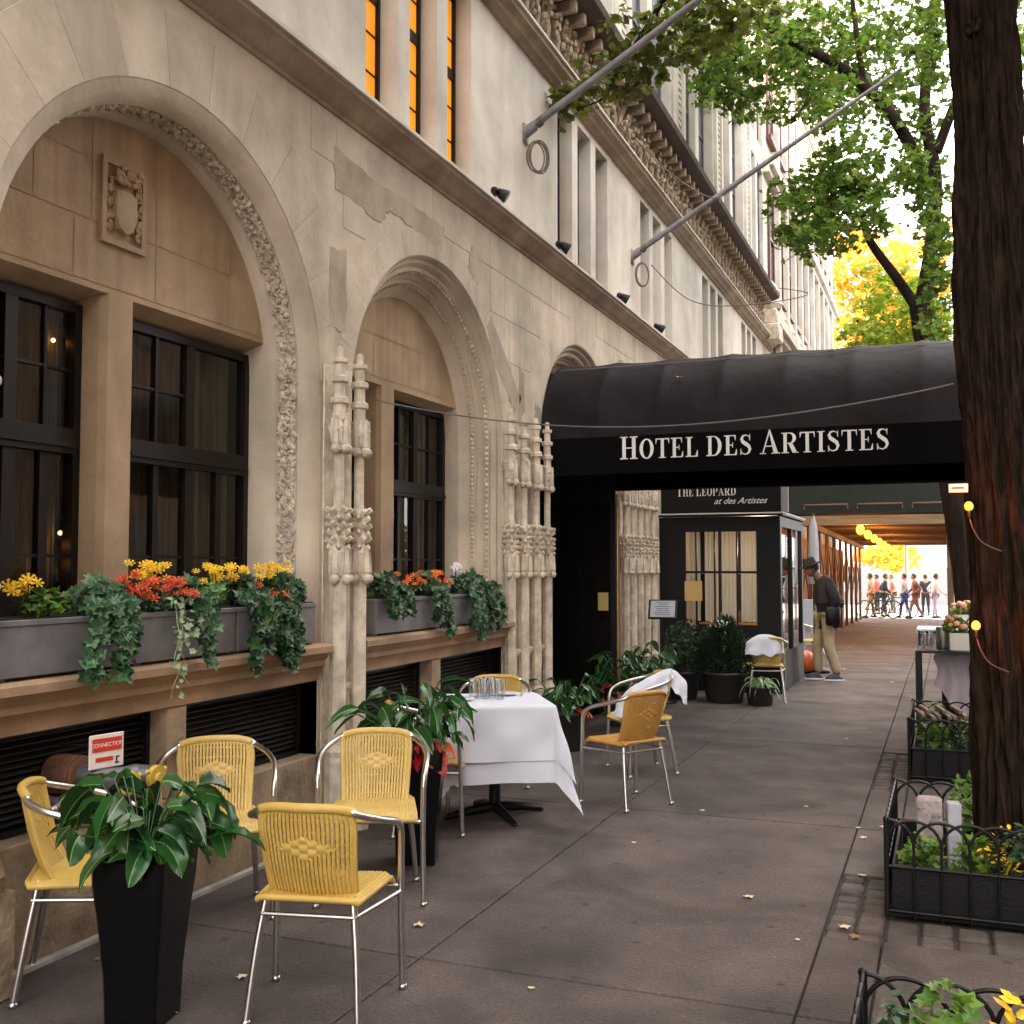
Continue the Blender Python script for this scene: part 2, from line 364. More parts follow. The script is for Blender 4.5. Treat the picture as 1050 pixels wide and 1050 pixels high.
# ashlar joints: slender raised blocks standing 2.5 mm proud
g = M()
def block(y0, y1, z0, z1, x=FX):
    k = .0018; g.add([(x+.001,y0+k,z0+k),(x+.001,y1-k,z0+k),(x+.001,y1-k,z1-k),(x+.001,y0+k,z1-k),(x+.0035,y0+k*2,z0+k*2),(x+.0035,y1-k*2,z0+k*2),(x+.0035,y1-k*2,z1-k*2),(x+.0035,y0+k*2,z1-k*2)],
        [(4,5,6,7),(0,1,5,4),(1,2,6,5),(2,3,7,6),(3,0,4,7)])
def vouss(a, r0, r1, n, t0=0, t1=math.pi, lim=1.42):
    for q in range(n):
        A = lerp(t0, t1, q/n)+.0009; B = lerp(t0, t1, (q+1)/n)-.0009; V = []; F = []
        for s in range(5):
            t = lerp(A, B, s/4)
            for r_, x in ((r0+.004, FX+.001), (r0+.006, FX+.006), (r1-.006, FX+.006), (r1-.004, FX+.001)):
                V.append((x-.0015*(x > FX+.002), a['c']+max(-lim, min(lim, r_*math.cos(t))), a['zs']+r_*math.sin(t)))
        for s in range(4):
            for e in range(3): F.append((s*4+e, s*4+e+1, s*4+e+5, s*4+e+4))
        F += [(0,1,2,3), (19,18,17,16)]
        g.add(V, F)
vouss(ARCH[0], 1.24, 1.40, 11); vouss(ARCH[1], 1.24, 1.62, 13, 0.0, math.pi, 1.405); vouss(ARCH[2], 1.27, 1.47, 11, 0, math.pi, 1.455); vouss(ARCH[3], 1.25, 1.47, 11, 0, math.pi, 1.46)
courses = [0, .5, 1.0, 1.55, 2.1, 2.65]
for y0, y1 in ((2.68, 3.08), (5.56, 5.93), (8.47, 9.37), (11.87, 13.9), (13.9, 16)):
    for z0, z1 in zip(courses, courses[1:]):
        n = 2 if y1-y0 > .8 else 1
        for q in range(n): block(lerp(y0, y1, q/n), lerp(y0, y1, (q+1)/n), z0, z1)
# upper ashlar, between arches and cornice, skipping voussoirs
def free(y0, y1, z0, z1):
    for a, rr in zip(ARCH, (1.42, 1.64, 1.49, 1.49)):
        for y in (y0, (y0+y1)/2, y1):
            for z in (z0, (z0+z1)/2, z1):
                if math.hypot(y-a['c'], max(0, z-a['zs'])) < rr: return False
    return True
for j in range(5):
    z0 = 2.65+j*.37; z1 = z0+.37; y = -2+(j % 2)*.45
    if z1 > 4.44: z1 = 4.44
    while y < 23.5:
        wd = 1.0+.3*rnd.random()
        if free(y, y+wd, z0, z1): block(y, y+wd, z0, z1)
        else:
            for s in range(4):
                if free(y+wd*s/4, y+wd*(s+1)/4, z0, z1): block(y+wd*s/4, y+wd*(s+1)/4, z0, z1)
        y += wd
hp(g, 'ashlar_facing', stone_b)
# mortar repairs
g = M()
def patch(pts, x=FX+.0052):
    q_ = []
    for (a0, b0), (a1, b1) in zip(pts, pts[1:]+pts[:1]):
        for k in range(7): t = k/7; q_.append((lerp(a0, a1, t)+(rnd.uniform(-.014, .014) if k else 0), lerp(b0, b1, t)+(rnd.uniform(-.014, .014) if k else 0)))
    pts = q_
    V = [(x, y, z) for y, z in pts]; c = (x, sum(p[0] for p in pts)/len(pts), sum(p[1] for p in pts)/len(pts)); n = len(pts)
    g.add(V+[(FX-.01, y, z) for y, z in pts], [tuple(range(n))]+[(i, (i+1) % n, (i+1) % n+n, i+n) for i in range(n)])
patch([(5.72,3.98),(6.3,3.94),(6.42,4.06),(7.0,4.03),(7.25,3.98),(7.3,4.2),(6.7,4.22),(6.2,4.2),(5.7,4.25)])
patch([(5.66,3.1),(5.86,3.1),(5.86,3.62),(5.66,3.6)]); patch([(8.3,3.3),(8.75,2.98),(8.9,3.12),(8.45,3.5),(8.2,3.72),(8.12,3.6)])
patch([(8.85,2.9),(8.98,2.9),(8.98,3.35),(8.85,3.4)]); patch([(7.75,3.98),(7.95,3.9),(8.05,4.18),(7.8,4.2)])
patch([(9.25,2.95),(9.42,2.95),(9.40,3.1),(9.25,3.12)]);
hp(g, 'mortar_repair', stone_patch)
# arch mouldings
def sweep(a, prof, zb=1.13):
    P = [arcpts(a['c'], r, a['zs'], zb) for r, x in prof]
    g.grid([[(prof[i][1], y, z) for y, z in P[i]] for i in range(len(prof))])
g = M()
XW = -3.97
p1 = [(1.24, FX), (1.19, -3.515), (1.15, -3.545), (1.135, -3.585), (1.15, -3.60), (1.145, -3.725), (1.125, -3.735), (1.11, -3.76), (1.11, XW)]
for a in ARCH[:2]: sweep(a, p1)
p2 = [(1.27, FX), (1.255, -3.515), (1.25, -3.535), (1.225, -3.54), (1.21, -3.56), (1.20, -3.58), (1.17, -3.582), (1.165, -3.625), (1.145, -3.635), (1.125, -3.65), (1.12, -3.67), (1.095, -3.675), (1.085, -3.72), (1.06, -3.73), (1.04, -3.76), (1.02, -3.775), (1.0, -3.79), (1.0, XW)]
sweep(ARCH[2], p2); sweep(ARCH[3], [(r-.02, x) for r, x in p2], 0)
hp(g, 'arch_moulding', stone, 'auto')
# carved foliage band in arches 0,1; bead bands in arch 2,3
def lump(g, c, s, n=5):
    g.ball(c, s, n, (rnd.uniform(.5, 1.1), rnd.uniform(.6, 1.3), rnd.uniform(.6, 1.3)), 4)
for a in ARCH[:2]:
    g = M(); P = arcpts(a['c'], 1.146, a['zs'], 1.13, 60)
    L = [0]
    for p, q in zip(P, P[1:]): L.append(L[-1]+math.dist(p, q))
    def at(d):
        for i in range(len(L)-1):
            if L[i+1] >= d: return [lerp(P[i][k], P[i+1][k], (d-L[i])/(L[i+1]-L[i])) for k in (0, 1)]
        return P[-1]
    d = .03
    while d < L[-1]-.03:
        y, z = at(d); zc = max(z, a['zs']) if z > a['zs'] else z
        vy, vz = (a['c']-y, (a['zs']-z) if z > a['zs'] else 0); l = math.hypot(vy, vz); vy /= l; vz /= l
        ph = d*26
        for k in range(3):
            x = -3.662+.045*math.sin(ph+k*2.1)+rnd.uniform(-.012, .012)
            lump(g, (x, y+vy*.006+rnd.uniform(-.006, .006), z+vz*.006+rnd.uniform(-.006, .006)), rnd.uniform(.011, .021))
        # leaf lobes
        for k in range(2):
            x = -3.662+rnd.uniform(-.052, .052); t = rnd.uniform(0, 6.28); e = .020
            g.add([(x, y+vy*.012, z+vz*.012), (x+e*math.cos(t), y+vy*.022-vz*e*math.sin(t), z+vz*.022+vy*e*math.sin(t)), (x-e*math.sin(t), y-vz*e*math.cos(t), z+vy*e*math.cos(t)), (x-e*.6*math.cos(t), y+vy*.016+vz*e*math.sin(t), z+vz*.016-vy*e*math.sin(t))], [(0,1,2), (0,2,3), (0,3,1)])
        d += .0135
    hp(g, 'carved_band', stone_carve)
for a, off in ((ARCH[2], 0), (ARCH[3], -.02)):
    for r, x, step, sz in ((1.163+off, -3.603, .045, .016), (1.083+off, -3.70, .038, .013)):
        g = M(); P = arcpts(a['c'], r, a['zs'], 1.13, 90); d = 0; nx = 0
        for p, q in zip(P, P[1:]):
            l = math.dist(p, q)
            while nx <= d+l:
                t = (nx-d)/l; y = lerp(p[0], q[0], t); z = lerp(p[1], q[1], t)
                g.ball((x+rnd.uniform(-.004, .004), y, z), sz*rnd.uniform(.8, 1.2), 5, (1, 1, 1.2), 4); nx += step
            d += l
        hp(g, 'bead_moulding', stone_carve, True)
# tympana, pillars, lintels
def tymp(a, ri, zl, py0, py1):
    g = M(); xf = -3.80
    n = 40
    P = [(a['c']+ri*math.cos(math.pi*q/n), a['zs']+ri*math.sin(math.pi*q/n)) for q in range(n+1)]
    for p, q in zip(P, P[1:]):
        g.add([(xf, p[0], zl), (xf, p[0], max(p[1], zl)), (xf, q[0], max(q[1], zl)), (xf, q[0], zl)], [(0,1,2,3)])
    for y0, y1 in ((a['c']-ri, py0), (py1, a['c']+ri)):
        g.add([(xf, y0, zl), (xf, y1, zl), (XW, y1, zl-.05), (XW, y0, zl-.05)], [(0,1,2,3)])
    # pillar with chamfers
    g.add([(XW,py0-.05,1.13),(xf-.03,py0-.02,1.13),(xf,py0+.01,1.13),(xf,py1-.01,1.13),(xf-.03,py1+.02,1.13),(XW,py1+.05,1.13)]+[(XW,py0-.05,zl),(xf-.03,py0-.02,zl),(xf,py0+.01,zl),(xf,py1-.01,zl),(xf-.03,py1+.02,zl),(XW,py1+.05,zl)],
          [(i, i+1, i+7, i+6) for i in range(5)])
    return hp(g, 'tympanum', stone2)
tymp(ARCH[0], 1.11, 2.96, 1.22, 1.41)
t1 = tymp(ARCH[1], 1.11, 2.96, 4.10, 4.29); t2 = tymp(ARCH[2], 1.0, 2.94, 6.87, 7.08)
# tympanum ashlar seams
g = M(); xs_ = -3.797
def tb(a, ri, y0, y1, z0, z1):
    n = 12; k = .003
    top = []
    for q in range(n+1):
        y = lerp(y0+k, y1-k, q/n); h = ri*ri-.0008-(y-a['c'])**2
        zz = a['zs']+math.sqrt(h) if h > 0 else z0
        top.append((y, min(z1-k, zz-.006)))
    top = [t for t in top if t[1] > z0+.02]
    if len(top) < 2: return
    for p, q in zip(top, top[1:]): g.add([(xs_, p[0], z0+k), (xs_, q[0], z0+k), (xs_, q[0], q[1]), (xs_, p[0], p[1])], [(0,1,2,3)])
for a, ri in ((ARCH[0], 1.11), (ARCH[1], 1.11), (ARCH[2], 1.0)):
    g = M(); c = a['c']; z = 2.96+.03
    for z0, z1, cuts in ((z, z+.30, (-1.2, -.45, .12, 1.2)), (z+.30, z+.60, (-1.2, -.7, -.34, .12, .75, 1.2)), (z+.60, z+1.0, (-1.2, -.34, .12, 1.2))):
        for y0, y1 in zip(cuts, cuts[1:]): tb(a, ri, c+y0, c+y1, z0, z1)
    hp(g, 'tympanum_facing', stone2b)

# carved shield panel
def shield(yc, zc, sc, lab=True):
    g = M(); x = -3.795
    w2, h2 = .155*sc, .215*sc
    for a_, b_, c_, d_ in ((-w2, -w2+.03, -h2, h2), (w2-.03, w2, -h2, h2), (-w2+.03, w2-.03, h2-.03, h2), (-w2+.03, w2-.03, -h2, -h2+.03)):
        g.box(x-.02, x+.016, yc+a_, yc+b_, zc+c_, zc+d_)
    out = [(-.075, .06), (-.08, -.06), (-.05, -.13), (0, -.155), (.05, -.13), (.08, -.06), (.075, .06), (.03, .075), (-.03, .075)]
    n = len(out)
    g.add([(x-.01, yc+y*sc, zc+z*sc) for y, z in out]+[(x+.03, yc+y*sc*.92, zc+z*sc*.94) for y, z in out]+[(x+.045, yc, zc-.03*sc)],
          [(i, (i+1) % n, (i+1) % n+n, i+n) for i in range(n)]+[(i+n, (i+1) % n+n, 2*n) for i in range(n)])
    for q in range(60):
        sd_ = rnd.choice((-1, 1)); t = rnd.random()
        lump(g, (x+.012, yc+sd_*lerp(.085, .115, rnd.random())*sc, zc+lerp(-.15, .12, t)*sc), .014*sc)
    for q in range(46): lump(g, (x+.016+rnd.random()*.02, yc+rnd.gauss(0, .045)*sc, zc+(.11+abs(rnd.gauss(0, .035)))*sc), .017*sc)
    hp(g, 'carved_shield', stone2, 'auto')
shield(4.19, 3.42, 1.0); shield(1.31, 3.42, 1.0)
# sills
for i, a in enumerate(ARCH[:3]):
    g = M(); y0, y1 = a['c']-a['r']+.02, a['c']+a['r']-.02
    prof = [(x_, z_+.045) for x_, z_ in [(XW, 1.135), (-3.40, 1.115), (-3.375, 1.10), (-3.375, 1.065), (-3.40, 1.055), (-3.415, 1.03), (-3.43, 1.015), (-3.43, .985), (-3.45, .97), (-3.465, .94), (-3.47, .915), (-3.47, .895), (-3.72, .89)]]
    g.grid([[(x, y, z) for y in (y0, a['c'], y1)] for x, z in prof])
    for y in (y0, y1): g.add([(x, y, z) for x, z in prof], [tuple(range(len(prof)))])
    hp(g, 'sill', stone_sill, 'auto')
    g = M(); g.box(-3.62, -3.478, y0, y1, -.02, .50, .006); g.box(-3.64, -3.482, a['c']-.11, a['c']+.03, .503, .934, .004)
    hp(g, 'plinth', mat('rough plinth', (.36, .27, .18), .9, var=.5, vs=4, bump=.7, bs=40))
    for s0, s1 in ((y0+.02, a['c']-.112), (a['c']+.032, y1-.02)):
        g = M(); g.box(-3.70, -3.655, s0, s1, .503, .933)
        for q in range(14):
            z = .515+q*.029; g.add([(-3.652, s0, z+.02), (-3.61, s0, z), (-3.61, s1, z), (-3.652, s1, z+.02), (-3.652, s0, z+.024), (-3.61, s0, z+.004), (-3.61, s1, z+.004), (-3.652, s1, z+.024)], [(0,1,2,3), (4,5,6,7), (1,2,6,5)])
        gr = hp(g, 'grille', grille_m)
        g = M()
        for c_, d_, e_, f_ in ((s0, s0+.025, .505, .931), (s1-.025, s1, .505, .931), (s0+.026, s1-.026, .505, .53), (s0+.026, s1-.026, .907, .931)): g.box(-3.607, -3.585, c_, d_, e_, f_)
        hp(g, 'grille_frame', iron, parent=gr).matrix_parent_inverse = Matrix()
# stone base block at the far left pier
g = M(); g.bbox(-3.5, -3.27, 2.72, 3.12, 0, .40, .008); g.lathe([(.0, .60), (.06, .595), (.12, .57), (.165, .52), (.18, .47), (.165, .43), (.17, .405)], (-3.42, 2.92, 0), 20, 4)
hp(g, 'stone_base_block', mat('rough plinth', (0, 0, 0)), 'auto')
# windows (frame with its panes)
def window(y0, y1, z0, z1, x, bars, trans, panes=glass_m, curtain=True, bw=.045, parent=None, curts=None):
    g = M()
    g.box(x-.05, x+.01, y0, y0+bw, z0, z1); g.box(x-.05, x+.01, y1-bw, y1, z0, z1)
    g.box(x-.05, x+.008, y0+bw, y1-bw, z1-bw, z1); g.box(x-.05, x+.008, y0+bw, y1-bw, z0, z0+bw)
    for (ya, yb, za, zb, t) in bars: g.box(x-.045, x+t, ya, yb, za, zb)
    f = hp(g, 'window', darkwood)
    g = M()
    P = [(y0+bw, y1-bw, z0+bw, z1-bw)] if trans is None else [(y0+bw, y1-bw, z0+bw, trans-.03), (y0+bw, y1-bw, trans+.03, z1-bw)]
    for a_, b_, c_, d_ in P:
        g = M(); g.add([(x-.02, a_, c_), (x-.02, b_, c_), (x-.02, b_, d_), (x-.02, a_, d_)], [(0,1,2,3)]); hp(g, 'pane', panes, parent=f).matrix_parent_inverse = Matrix()
    if curtain:
        for a_, b_ in (curts or [(y0, y1)]):
            g = M(); n = 90; g.grid([[(x-.14+.018*math.sin(q*1.1+.6*math.sin(q*.37))+.008*math.sin(q*.5), lerp(a_, b_, q/n), z) for q in range(n+1)] for z in (z0, (z0+z1)/2, z1)])
            hp(g, 'curtain', curtain_m, True, parent=f).matrix_parent_inverse = Matrix()
    return f
def lowbars(y0, y1, flip=False):
    m = (y0+y1)/2; b = []
    b.append((m-.035, m+.035, 1.18, 2.9, .004)); b.append((y0+.04, y1-.04, 2.16, 2.28, .022)); b.append((y0+.04, y1-.04, 2.19, 2.21, .038))
    q = (y0+m)/2; r_ = (m+y1)/2
    b += [(q-.011, q+.011, 2.28, 2.88, -.004), (y0+.04, m-.03, 2.56, 2.575, -.008)]
    b += [(q-.02, q+.02, 1.18, 2.16, -.002), (r_-.025, r_+.025, 1.18, 2.16, -.002), (y0+.04, y1-.04, 1.66, 1.675, -.008)]
    if flip: b += [(r_-.008, r_+.008, 2.28, 2.88, -.006), (m+.03, y1-.04, 2.56, 2.575, -.008)]
    return b
for a, ri, h in ((ARCH[0], 1.11, .15), (ARCH[1], 1.11, .15), (ARCH[2], 1.0, .14)):
    c = a['c']; p0, p1_ = (c-.21, c-.02) if ri > 1.05 else (7.20-.33, 7.20-.12); A, B = (c-ri, p0-.05), (p1_+.05, c+ri)
    window(A[0], A[1], 1.182, 2.90, -3.925, lowbars(*A, True), 2.22, curts=[(A[0]+.35, A[1])])
    window(B[0], B[1], 1.182, 2.90, -3.925, lowbars(*B, a is ARCH[2]), 2.22, curts=[(B[0]+.22, B[1])])
g = M(); g.box(-4.9, -4.35, -6, 9.3, 0, 4.4); g.box(-4.34, XW-.0, -6, 9.3, 4.40, 4.45); g.box(-4.34, -3.99, -6, 9.3, .9, 1.12); hp(g, 'interior_wall', black_in)
# small warm lamps seen inside the restaurant
for y, z in ((3.98, 2.72), (3.94, 1.72), (4.05, 1.78), (3.92, 1.63)):
    g = M(); g.ball((-4.02, y, z), .010, 8); hp(g, 'interior_lamp', glow('lamp amber%s' % y, (1, .45, .12), 6), True)
# ------------------------------------------------------------ carved pinnacle shafts
def spike(g, c, d, L_, w_):
    c = Vector(c); d = Vector(d).normalized(); a = d.cross(Vector((0, 0, 1))).normalized(); b = a.cross(d); tip = c+d*L_
    g.add([c+a*w_, c+b*w_, c-a*w_, c-b*w_, c+d*L_*.75+a*w_*.9+b*w_*.5, c+d*L_*.75-a*w_*.9+b*w_*.5, tip-b*w_*.8, tip+b*w_*.9], [(0,1,7,4), (1,2,5,7), (2,3,6,5), (3,0,4,6), (4,7,6), (7,5,6)])
def pinnacle(y, x=-3.42, k=1.0, z0=.45):
    g = M(); c = (x, y, 0)
    r = .052*k
    g.lathe([(r*1.5, z0-.45), (r*1.5, z0), (r*1.35, z0+.03), (r*1.45, z0+.06), (r*1.0, z0+.1), (r, 1.50), (r*1.0, 1.55)], c, 8)
    g.lathe([(r*.62, 1.5), (r*.62, 2.40)], c, 8)
    # lower crocketed gable with pendants
    g.lathe([(r*.7, 1.53), (r*1.25, 1.56), (r*1.3, 1.70), (r*.9, 1.73), (r*.8, 1.95), (r*.62, 2.0)], c, 6)
    for q in range(6):
        z = 1.72+q*.045
        for s in range(6):
            t = s*math.pi/3+(q % 2)*.5; spike(g, (x+r*.8*math.cos(t), y+r*.8*math.sin(t), z+rnd.uniform(-.008, .008)), (math.cos(t), math.sin(t), .55), .045*k, .018*k)
    for t in (-.9, 0.25, 1.4):
        px, py = x+r*1.3*math.cos(t), y-r*1.3*math.sin(t)*1.0
        g.tube([(px, py, 1.71), (px, py, 1.58), (px, py, 1.56)], [r*.30, r*.52, r*.30], 4); g.ball((px, py, 1.54), r*.62, 8)
    # upper tower
    g.lathe([(r*.6, 2.34), (r*1.0, 2.37), (r*1.25, 2.44), (r*.75, 2.54), (r*.75, 2.60), (r*1.1, 2.61), (r*1.1, 2.64), (r*.7, 2.65), (r*.7, 2.73), (r*1.1, 2.74), (r*1.1, 2.77), (r*.62, 2.78), (r*.62, 2.85), (r*.95, 2.86), (r*.95, 2.885), (r*.45, 2.89), (r*.4, 2.95), (0, 2.96)], c, 8)
    for t in (-.9, .25, 1.4):
        px, py = x+r*1.05*math.cos(t), y-r*1.05*math.sin(t)
        g.tube([(px*1, py, 2.53), (px, py, 2.36)], [r*.3, r*.4], 6); g.ball((px, py, 2.33), r*.64, 8)
    for q in range(14):
        t = rnd.random()*6.28; spike(g, (x+r*.8*math.cos(t), y+r*.8*math.sin(t), rnd.uniform(2.4, 2.54)), (math.cos(t), math.sin(t), .8), .035*k, .013*k)
    return hp(g, 'pinnacle', stone_carve)
for y in (5.64, 5.88, 2.75, 3.0): pinnacle(y, -3.405)
for y in (8.46, 8.77, 9.08, 9.37): pinnacle(y, -3.42, .95)
for y in (12.0, 12.32, 12.63, 12.95, 13.28): pinnacle(y, -3.42, .95)
for y0, y1, cs in ((5.60, 5.93, (5.76,)), (8.44, 9.36, (8.615, 8.925, 9.225)), (12.0, 13.3, (12.16, 12.48, 12.79, 13.12)), (2.7, 3.05, (2.87,))):
    g = M(); g.bbox(-3.5, -3.488, y0, y1, 0, 2.85, .003)
    for c in cs:
        g.bbox(-3.488, -3.42, c-.085, c+.085, .86, .90, .005); g.bbox(-3.488, -3.43, c-.075, c+.075, .84, .86, .003); g.bbox(-3.488, -3.44, c-.06, c+.06, .70, .84, .01)
        for q in range(14): lump(g, (-3.45, c+rnd.uniform(-.05, .05), rnd.uniform(.50, .84)), .018)
        g.lathe([(.03, 2.35), (.055, 2.46), (.03, 2.5), (.03, 2.6), (.05, 2.62), (.05, 2.66), (.02, 2.68), (.02, 2.8), (0, 2.82)], (-3.465, c, 0), 8)
    hp(g, 'pier_panel', stone_carve, 'auto')
# ------------------------------------------------------------ cornices and upper floors
def cornice(prof, y0, y1, m, name='cornice'):
    g = M(); n = max(2, int((y1-y0)/1.0)); g.grid([[(x, lerp(y0, y1, q/n), z) for q in range(n+1)] for x, z in prof])
    g.add([(x, y1, z) for x, z in prof], [tuple(range(len(prof)))]); g.add([(x, y0, z) for x, z in prof], [tuple(range(len(prof)))])
    return hp(g, name, m, 'auto')
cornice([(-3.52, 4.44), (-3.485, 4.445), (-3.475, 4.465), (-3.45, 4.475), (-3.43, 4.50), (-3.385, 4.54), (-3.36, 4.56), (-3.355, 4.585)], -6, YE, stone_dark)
cornice([(-3.355, 4.587), (-3.335, 4.59), (-3.335, 4.615), (-3.36, 4.625), (-3.52, 4.66)], -6, YE, stone_up)
# joints of the cornice
UX = -3.5
groups = [(6.09, 3), (9.9, 3), (13.04, 3), (16.8, 3), (20.35, 3), (2.3, 3)]
ops = []
for y, n in groups:
    for q in range(n): ops.append((y+q*.63, y+q*.63+.45))
ops.sort()
g = M(); z0, z1, zt = 4.76, 6.26, 6.42
def rect(y0, y1, a, b, x=UX):
    n = max(1, int((y1-y0)/1.6))
    for q in range(n): g.add([(x, lerp(y0,y1,q/n), a), (x, lerp(y0,y1,(q+1)/n), a), (x, lerp(y0,y1,(q+1)/n), b), (x, lerp(y0,y1,q/n), b)], [(0,1,2,3)])
rect(-6, YE, 4.60, z0); rect(-6, YE, z1, 7.2)
y = -6
for a, b in ops: rect(y, a, z0, z1); y = b
rect(y, YE, z0, z1)
D = -3.64
for a, b in ops:
    ch = .03
    g.add([(UX,b,z0),(UX,b,z1),(D,b-.02,z1),(D,b-.02,z0)], [(0,1,2,3)]); g.add([(UX,a,z0),(UX,a,z1),(D,a+.02,z1),(D,a+.02,z0)], [(3,2,1,0)])
    g.add([(UX,a,z0),(UX,b,z0),(D,b-.02,z0+.03),(D,a+.02,z0+.03)], [(0,1,2,3)]); g.add([(UX,a,z1),(UX,b,z1),(D,b-.02,z1),(D,a+.02,z1)], [(3,2,1,0)])
hp(g, 'upper_wall', stone_up)
for i, (a, b) in enumerate(ops):
    lit = 6 < a < 7.9
    bars = [((a+b)/2-.008, (a+b)/2+.008, z0+.05, z1-.03, 0)]
    for q in range(1, 5): bars.append((a+.03, b-.03, z0+.28*q, z0+.28*q+.01, -.004))
    bars.append((a+.03, b-.03, 5.56, 5.64, .004))
    g = M(); x = D
    g.box(x-.03, x+.01, a+.02, a+.05, z0+.03, z1); g.box(x-.03, x+.01, b-.05, b-.02, z0+.03, z1); g.box(x-.03, x+.009, a+.05, b-.05, z0+.03, z0+.06); g.box(x-.03, x+.009, a+.05, b-.05, z1-.04, z1)
    for (ya, yb, za, zb, t) in bars: g.box(x-.028, x+t, ya, yb, max(za, z0+.06), min(zb, z1-.04))
    f = hp(g, 'upper_window', darkwood)
    g = M(); g.add([(x-.015, a+.05, z0+.05), (x-.015, b-.05, z0+.05), (x-.015, b-.05, z1-.03), (x-.015, a+.05, z1-.03)], [(0,1,2,3)])
    hp(g, 'pane', amber if lit else mat('dark upper pane', (.05, .05, .05), .15), parent=f, label='pane glowing amber from inside' if lit else None).matrix_parent_inverse = Matrix()
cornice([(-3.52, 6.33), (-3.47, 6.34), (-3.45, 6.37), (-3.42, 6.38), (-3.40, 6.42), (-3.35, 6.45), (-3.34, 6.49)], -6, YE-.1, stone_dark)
cornice([(-3.34, 6.492), (-3.32, 6.495), (-3.32, 6.52), (-3.36, 6.54), (-3.52, 6.58)], -6, YE-.1, stone_up)
# frieze with brackets and scrolls
g = M(); y = 1.0
while y < 22.4:
    g.bbox(-3.49, -3.22, y-.035, y+.035, 7.0, 7.12, .01)
    g.lathe([(.0, 6.62), (.03, 6.64), (.045, 6.75), (.03, 6.85), (.06, 6.92), (.075, 7.0)], (-3.43, y, 0), 6)
    if y < 15:
        for q in range(16): lump(g, (-3.42+rnd.uniform(0, .08), y+.14+rnd.uniform(-.1, .1), rnd.uniform(6.68, 7.02)), rnd.uniform(.02, .045))
        g.tube([(-3.40, y+.14+.055*math.cos(t*.7), 6.86+.055*math.sin(t*.7)) for t in range(10)], .014, 5)
    else:
        for q in range(7): lump(g, (-3.44+rnd.uniform(0, .06), y+.14+rnd.uniform(-.1, .1), rnd.uniform(6.7, 7.0)), rnd.uniform(.02, .04))
    y += .28
hp(g, 'frieze', mat('frieze stone', (.42, .33, .24), .85, var=.4, vs=12, bump=.3, bs=50), 'auto')
cornice([(-3.52, 7.10), (-3.30, 7.12), (-3.24, 7.14), (-3.16, 7.16), (-3.10, 7.19), (-3.08, 7.25), (-3.10, 7.27), (-3.52, 7.33)], -6, 22.6, mat('dark top cornice', (.10, .07, .055), .85, var=.35, vs=3))  # top cornice in one dark colour
# tall upper storeys: pilasters and window bays
g = M(); g.box(-5.0, -3.78, -6, YE, 7.2, 30); hp(g, 'upper_storeys', stone_up)
for k, y0 in enumerate([y_*1.0 for y_ in (0, 3.0, 6.0, 9.0, 12.0, 15.0, 18.0, 21.0)]):
    g = M()
    g.box(-3.775, -3.55, y0, y0+.85, 7.2, 30); g.box(-3.548, -3.50, y0+.12, y0+.24, 7.2, 30); g.box(-3.548, -3.50, y0+.6, y0+.72, 7.2, 30)
    g.box(-3.775, -3.60, y0+1.85, y0+2.1, 7.2, 30)
    for z in (10.4, 13.6, 16.8): g.box(-3.775, -3.62, y0+.85, y0+1.849, z, z+.5); g.box(-3.775, -3.62, y0+2.101, y0+2.999, z, z+.5)
    z = 7.4
    while z < 20: g.box(-3.549, -3.53, y0+.27, y0+.57, z, z+.05); z += .11
    hp(g, 'pilaster', stone_up)
    for ya, yb in ((y0+.85, y0+1.85), (y0+2.1, y0+3.0)):
        for za, zb in ((7.4, 10.4), (10.9, 13.6), (14.1, 16.8)):
            g = M(); x = -3.70; m_ = (ya+yb)/2
            g.box(x-.04, x, ya+.02, ya+.08, za, zb); g.box(x-.04, x, yb-.08, yb-.02, za, zb); g.box(x-.04, x, m_-.025, m_+.025, za, zb)
            for q in range(5): g.box(x-.038, x-.006, ya+.08, yb-.08, lerp(za, zb-.05, q/4), lerp(za, zb-.05, q/4)+.05)
            f = hp(g, 'upper_window', mat('painted sash', (.10, .09, .09), .5))
            g = M(); g.add([(x-.03, ya+.08, za), (x-.03, yb-.08, za), (x-.03, yb-.08, zb), (x-.03, ya+.08, zb)], [(0,1,2,3)]); hp(g, 'pane', mat('pale upper pane', (.22, .25, .28), .1), parent=f).matrix_parent_inverse = Matrix()
g = M(); g.box(-14, -5.0, -6, YE, 0, 30); hp(g, 'building_mass', stone_up)
g = M(); g.box(-14, -3.5, -45, -6.01, 0, 30); hp(g, 'unseen_light_block', stone_up)  # unseen mass behind the viewpoint, added to block light from the left
# corner finial block at the far end of the hotel
g = M(); g.bbox(-3.5, -3.15, 22.9, 23.5, 6.4, 6.75, .02); g.bbox(-3.5, -3.2, 23.0, 23.4, 6.76, 7.1, .03); g.lathe([(.2, 7.1), (.25, 7.2), (.15, 7.35), (.2, 7.5), (.05, 7.7), (0, 7.75)], (-3.35, 23.2, 0), 8); hp(g, 'corner_finial', stone_carve, 'auto')
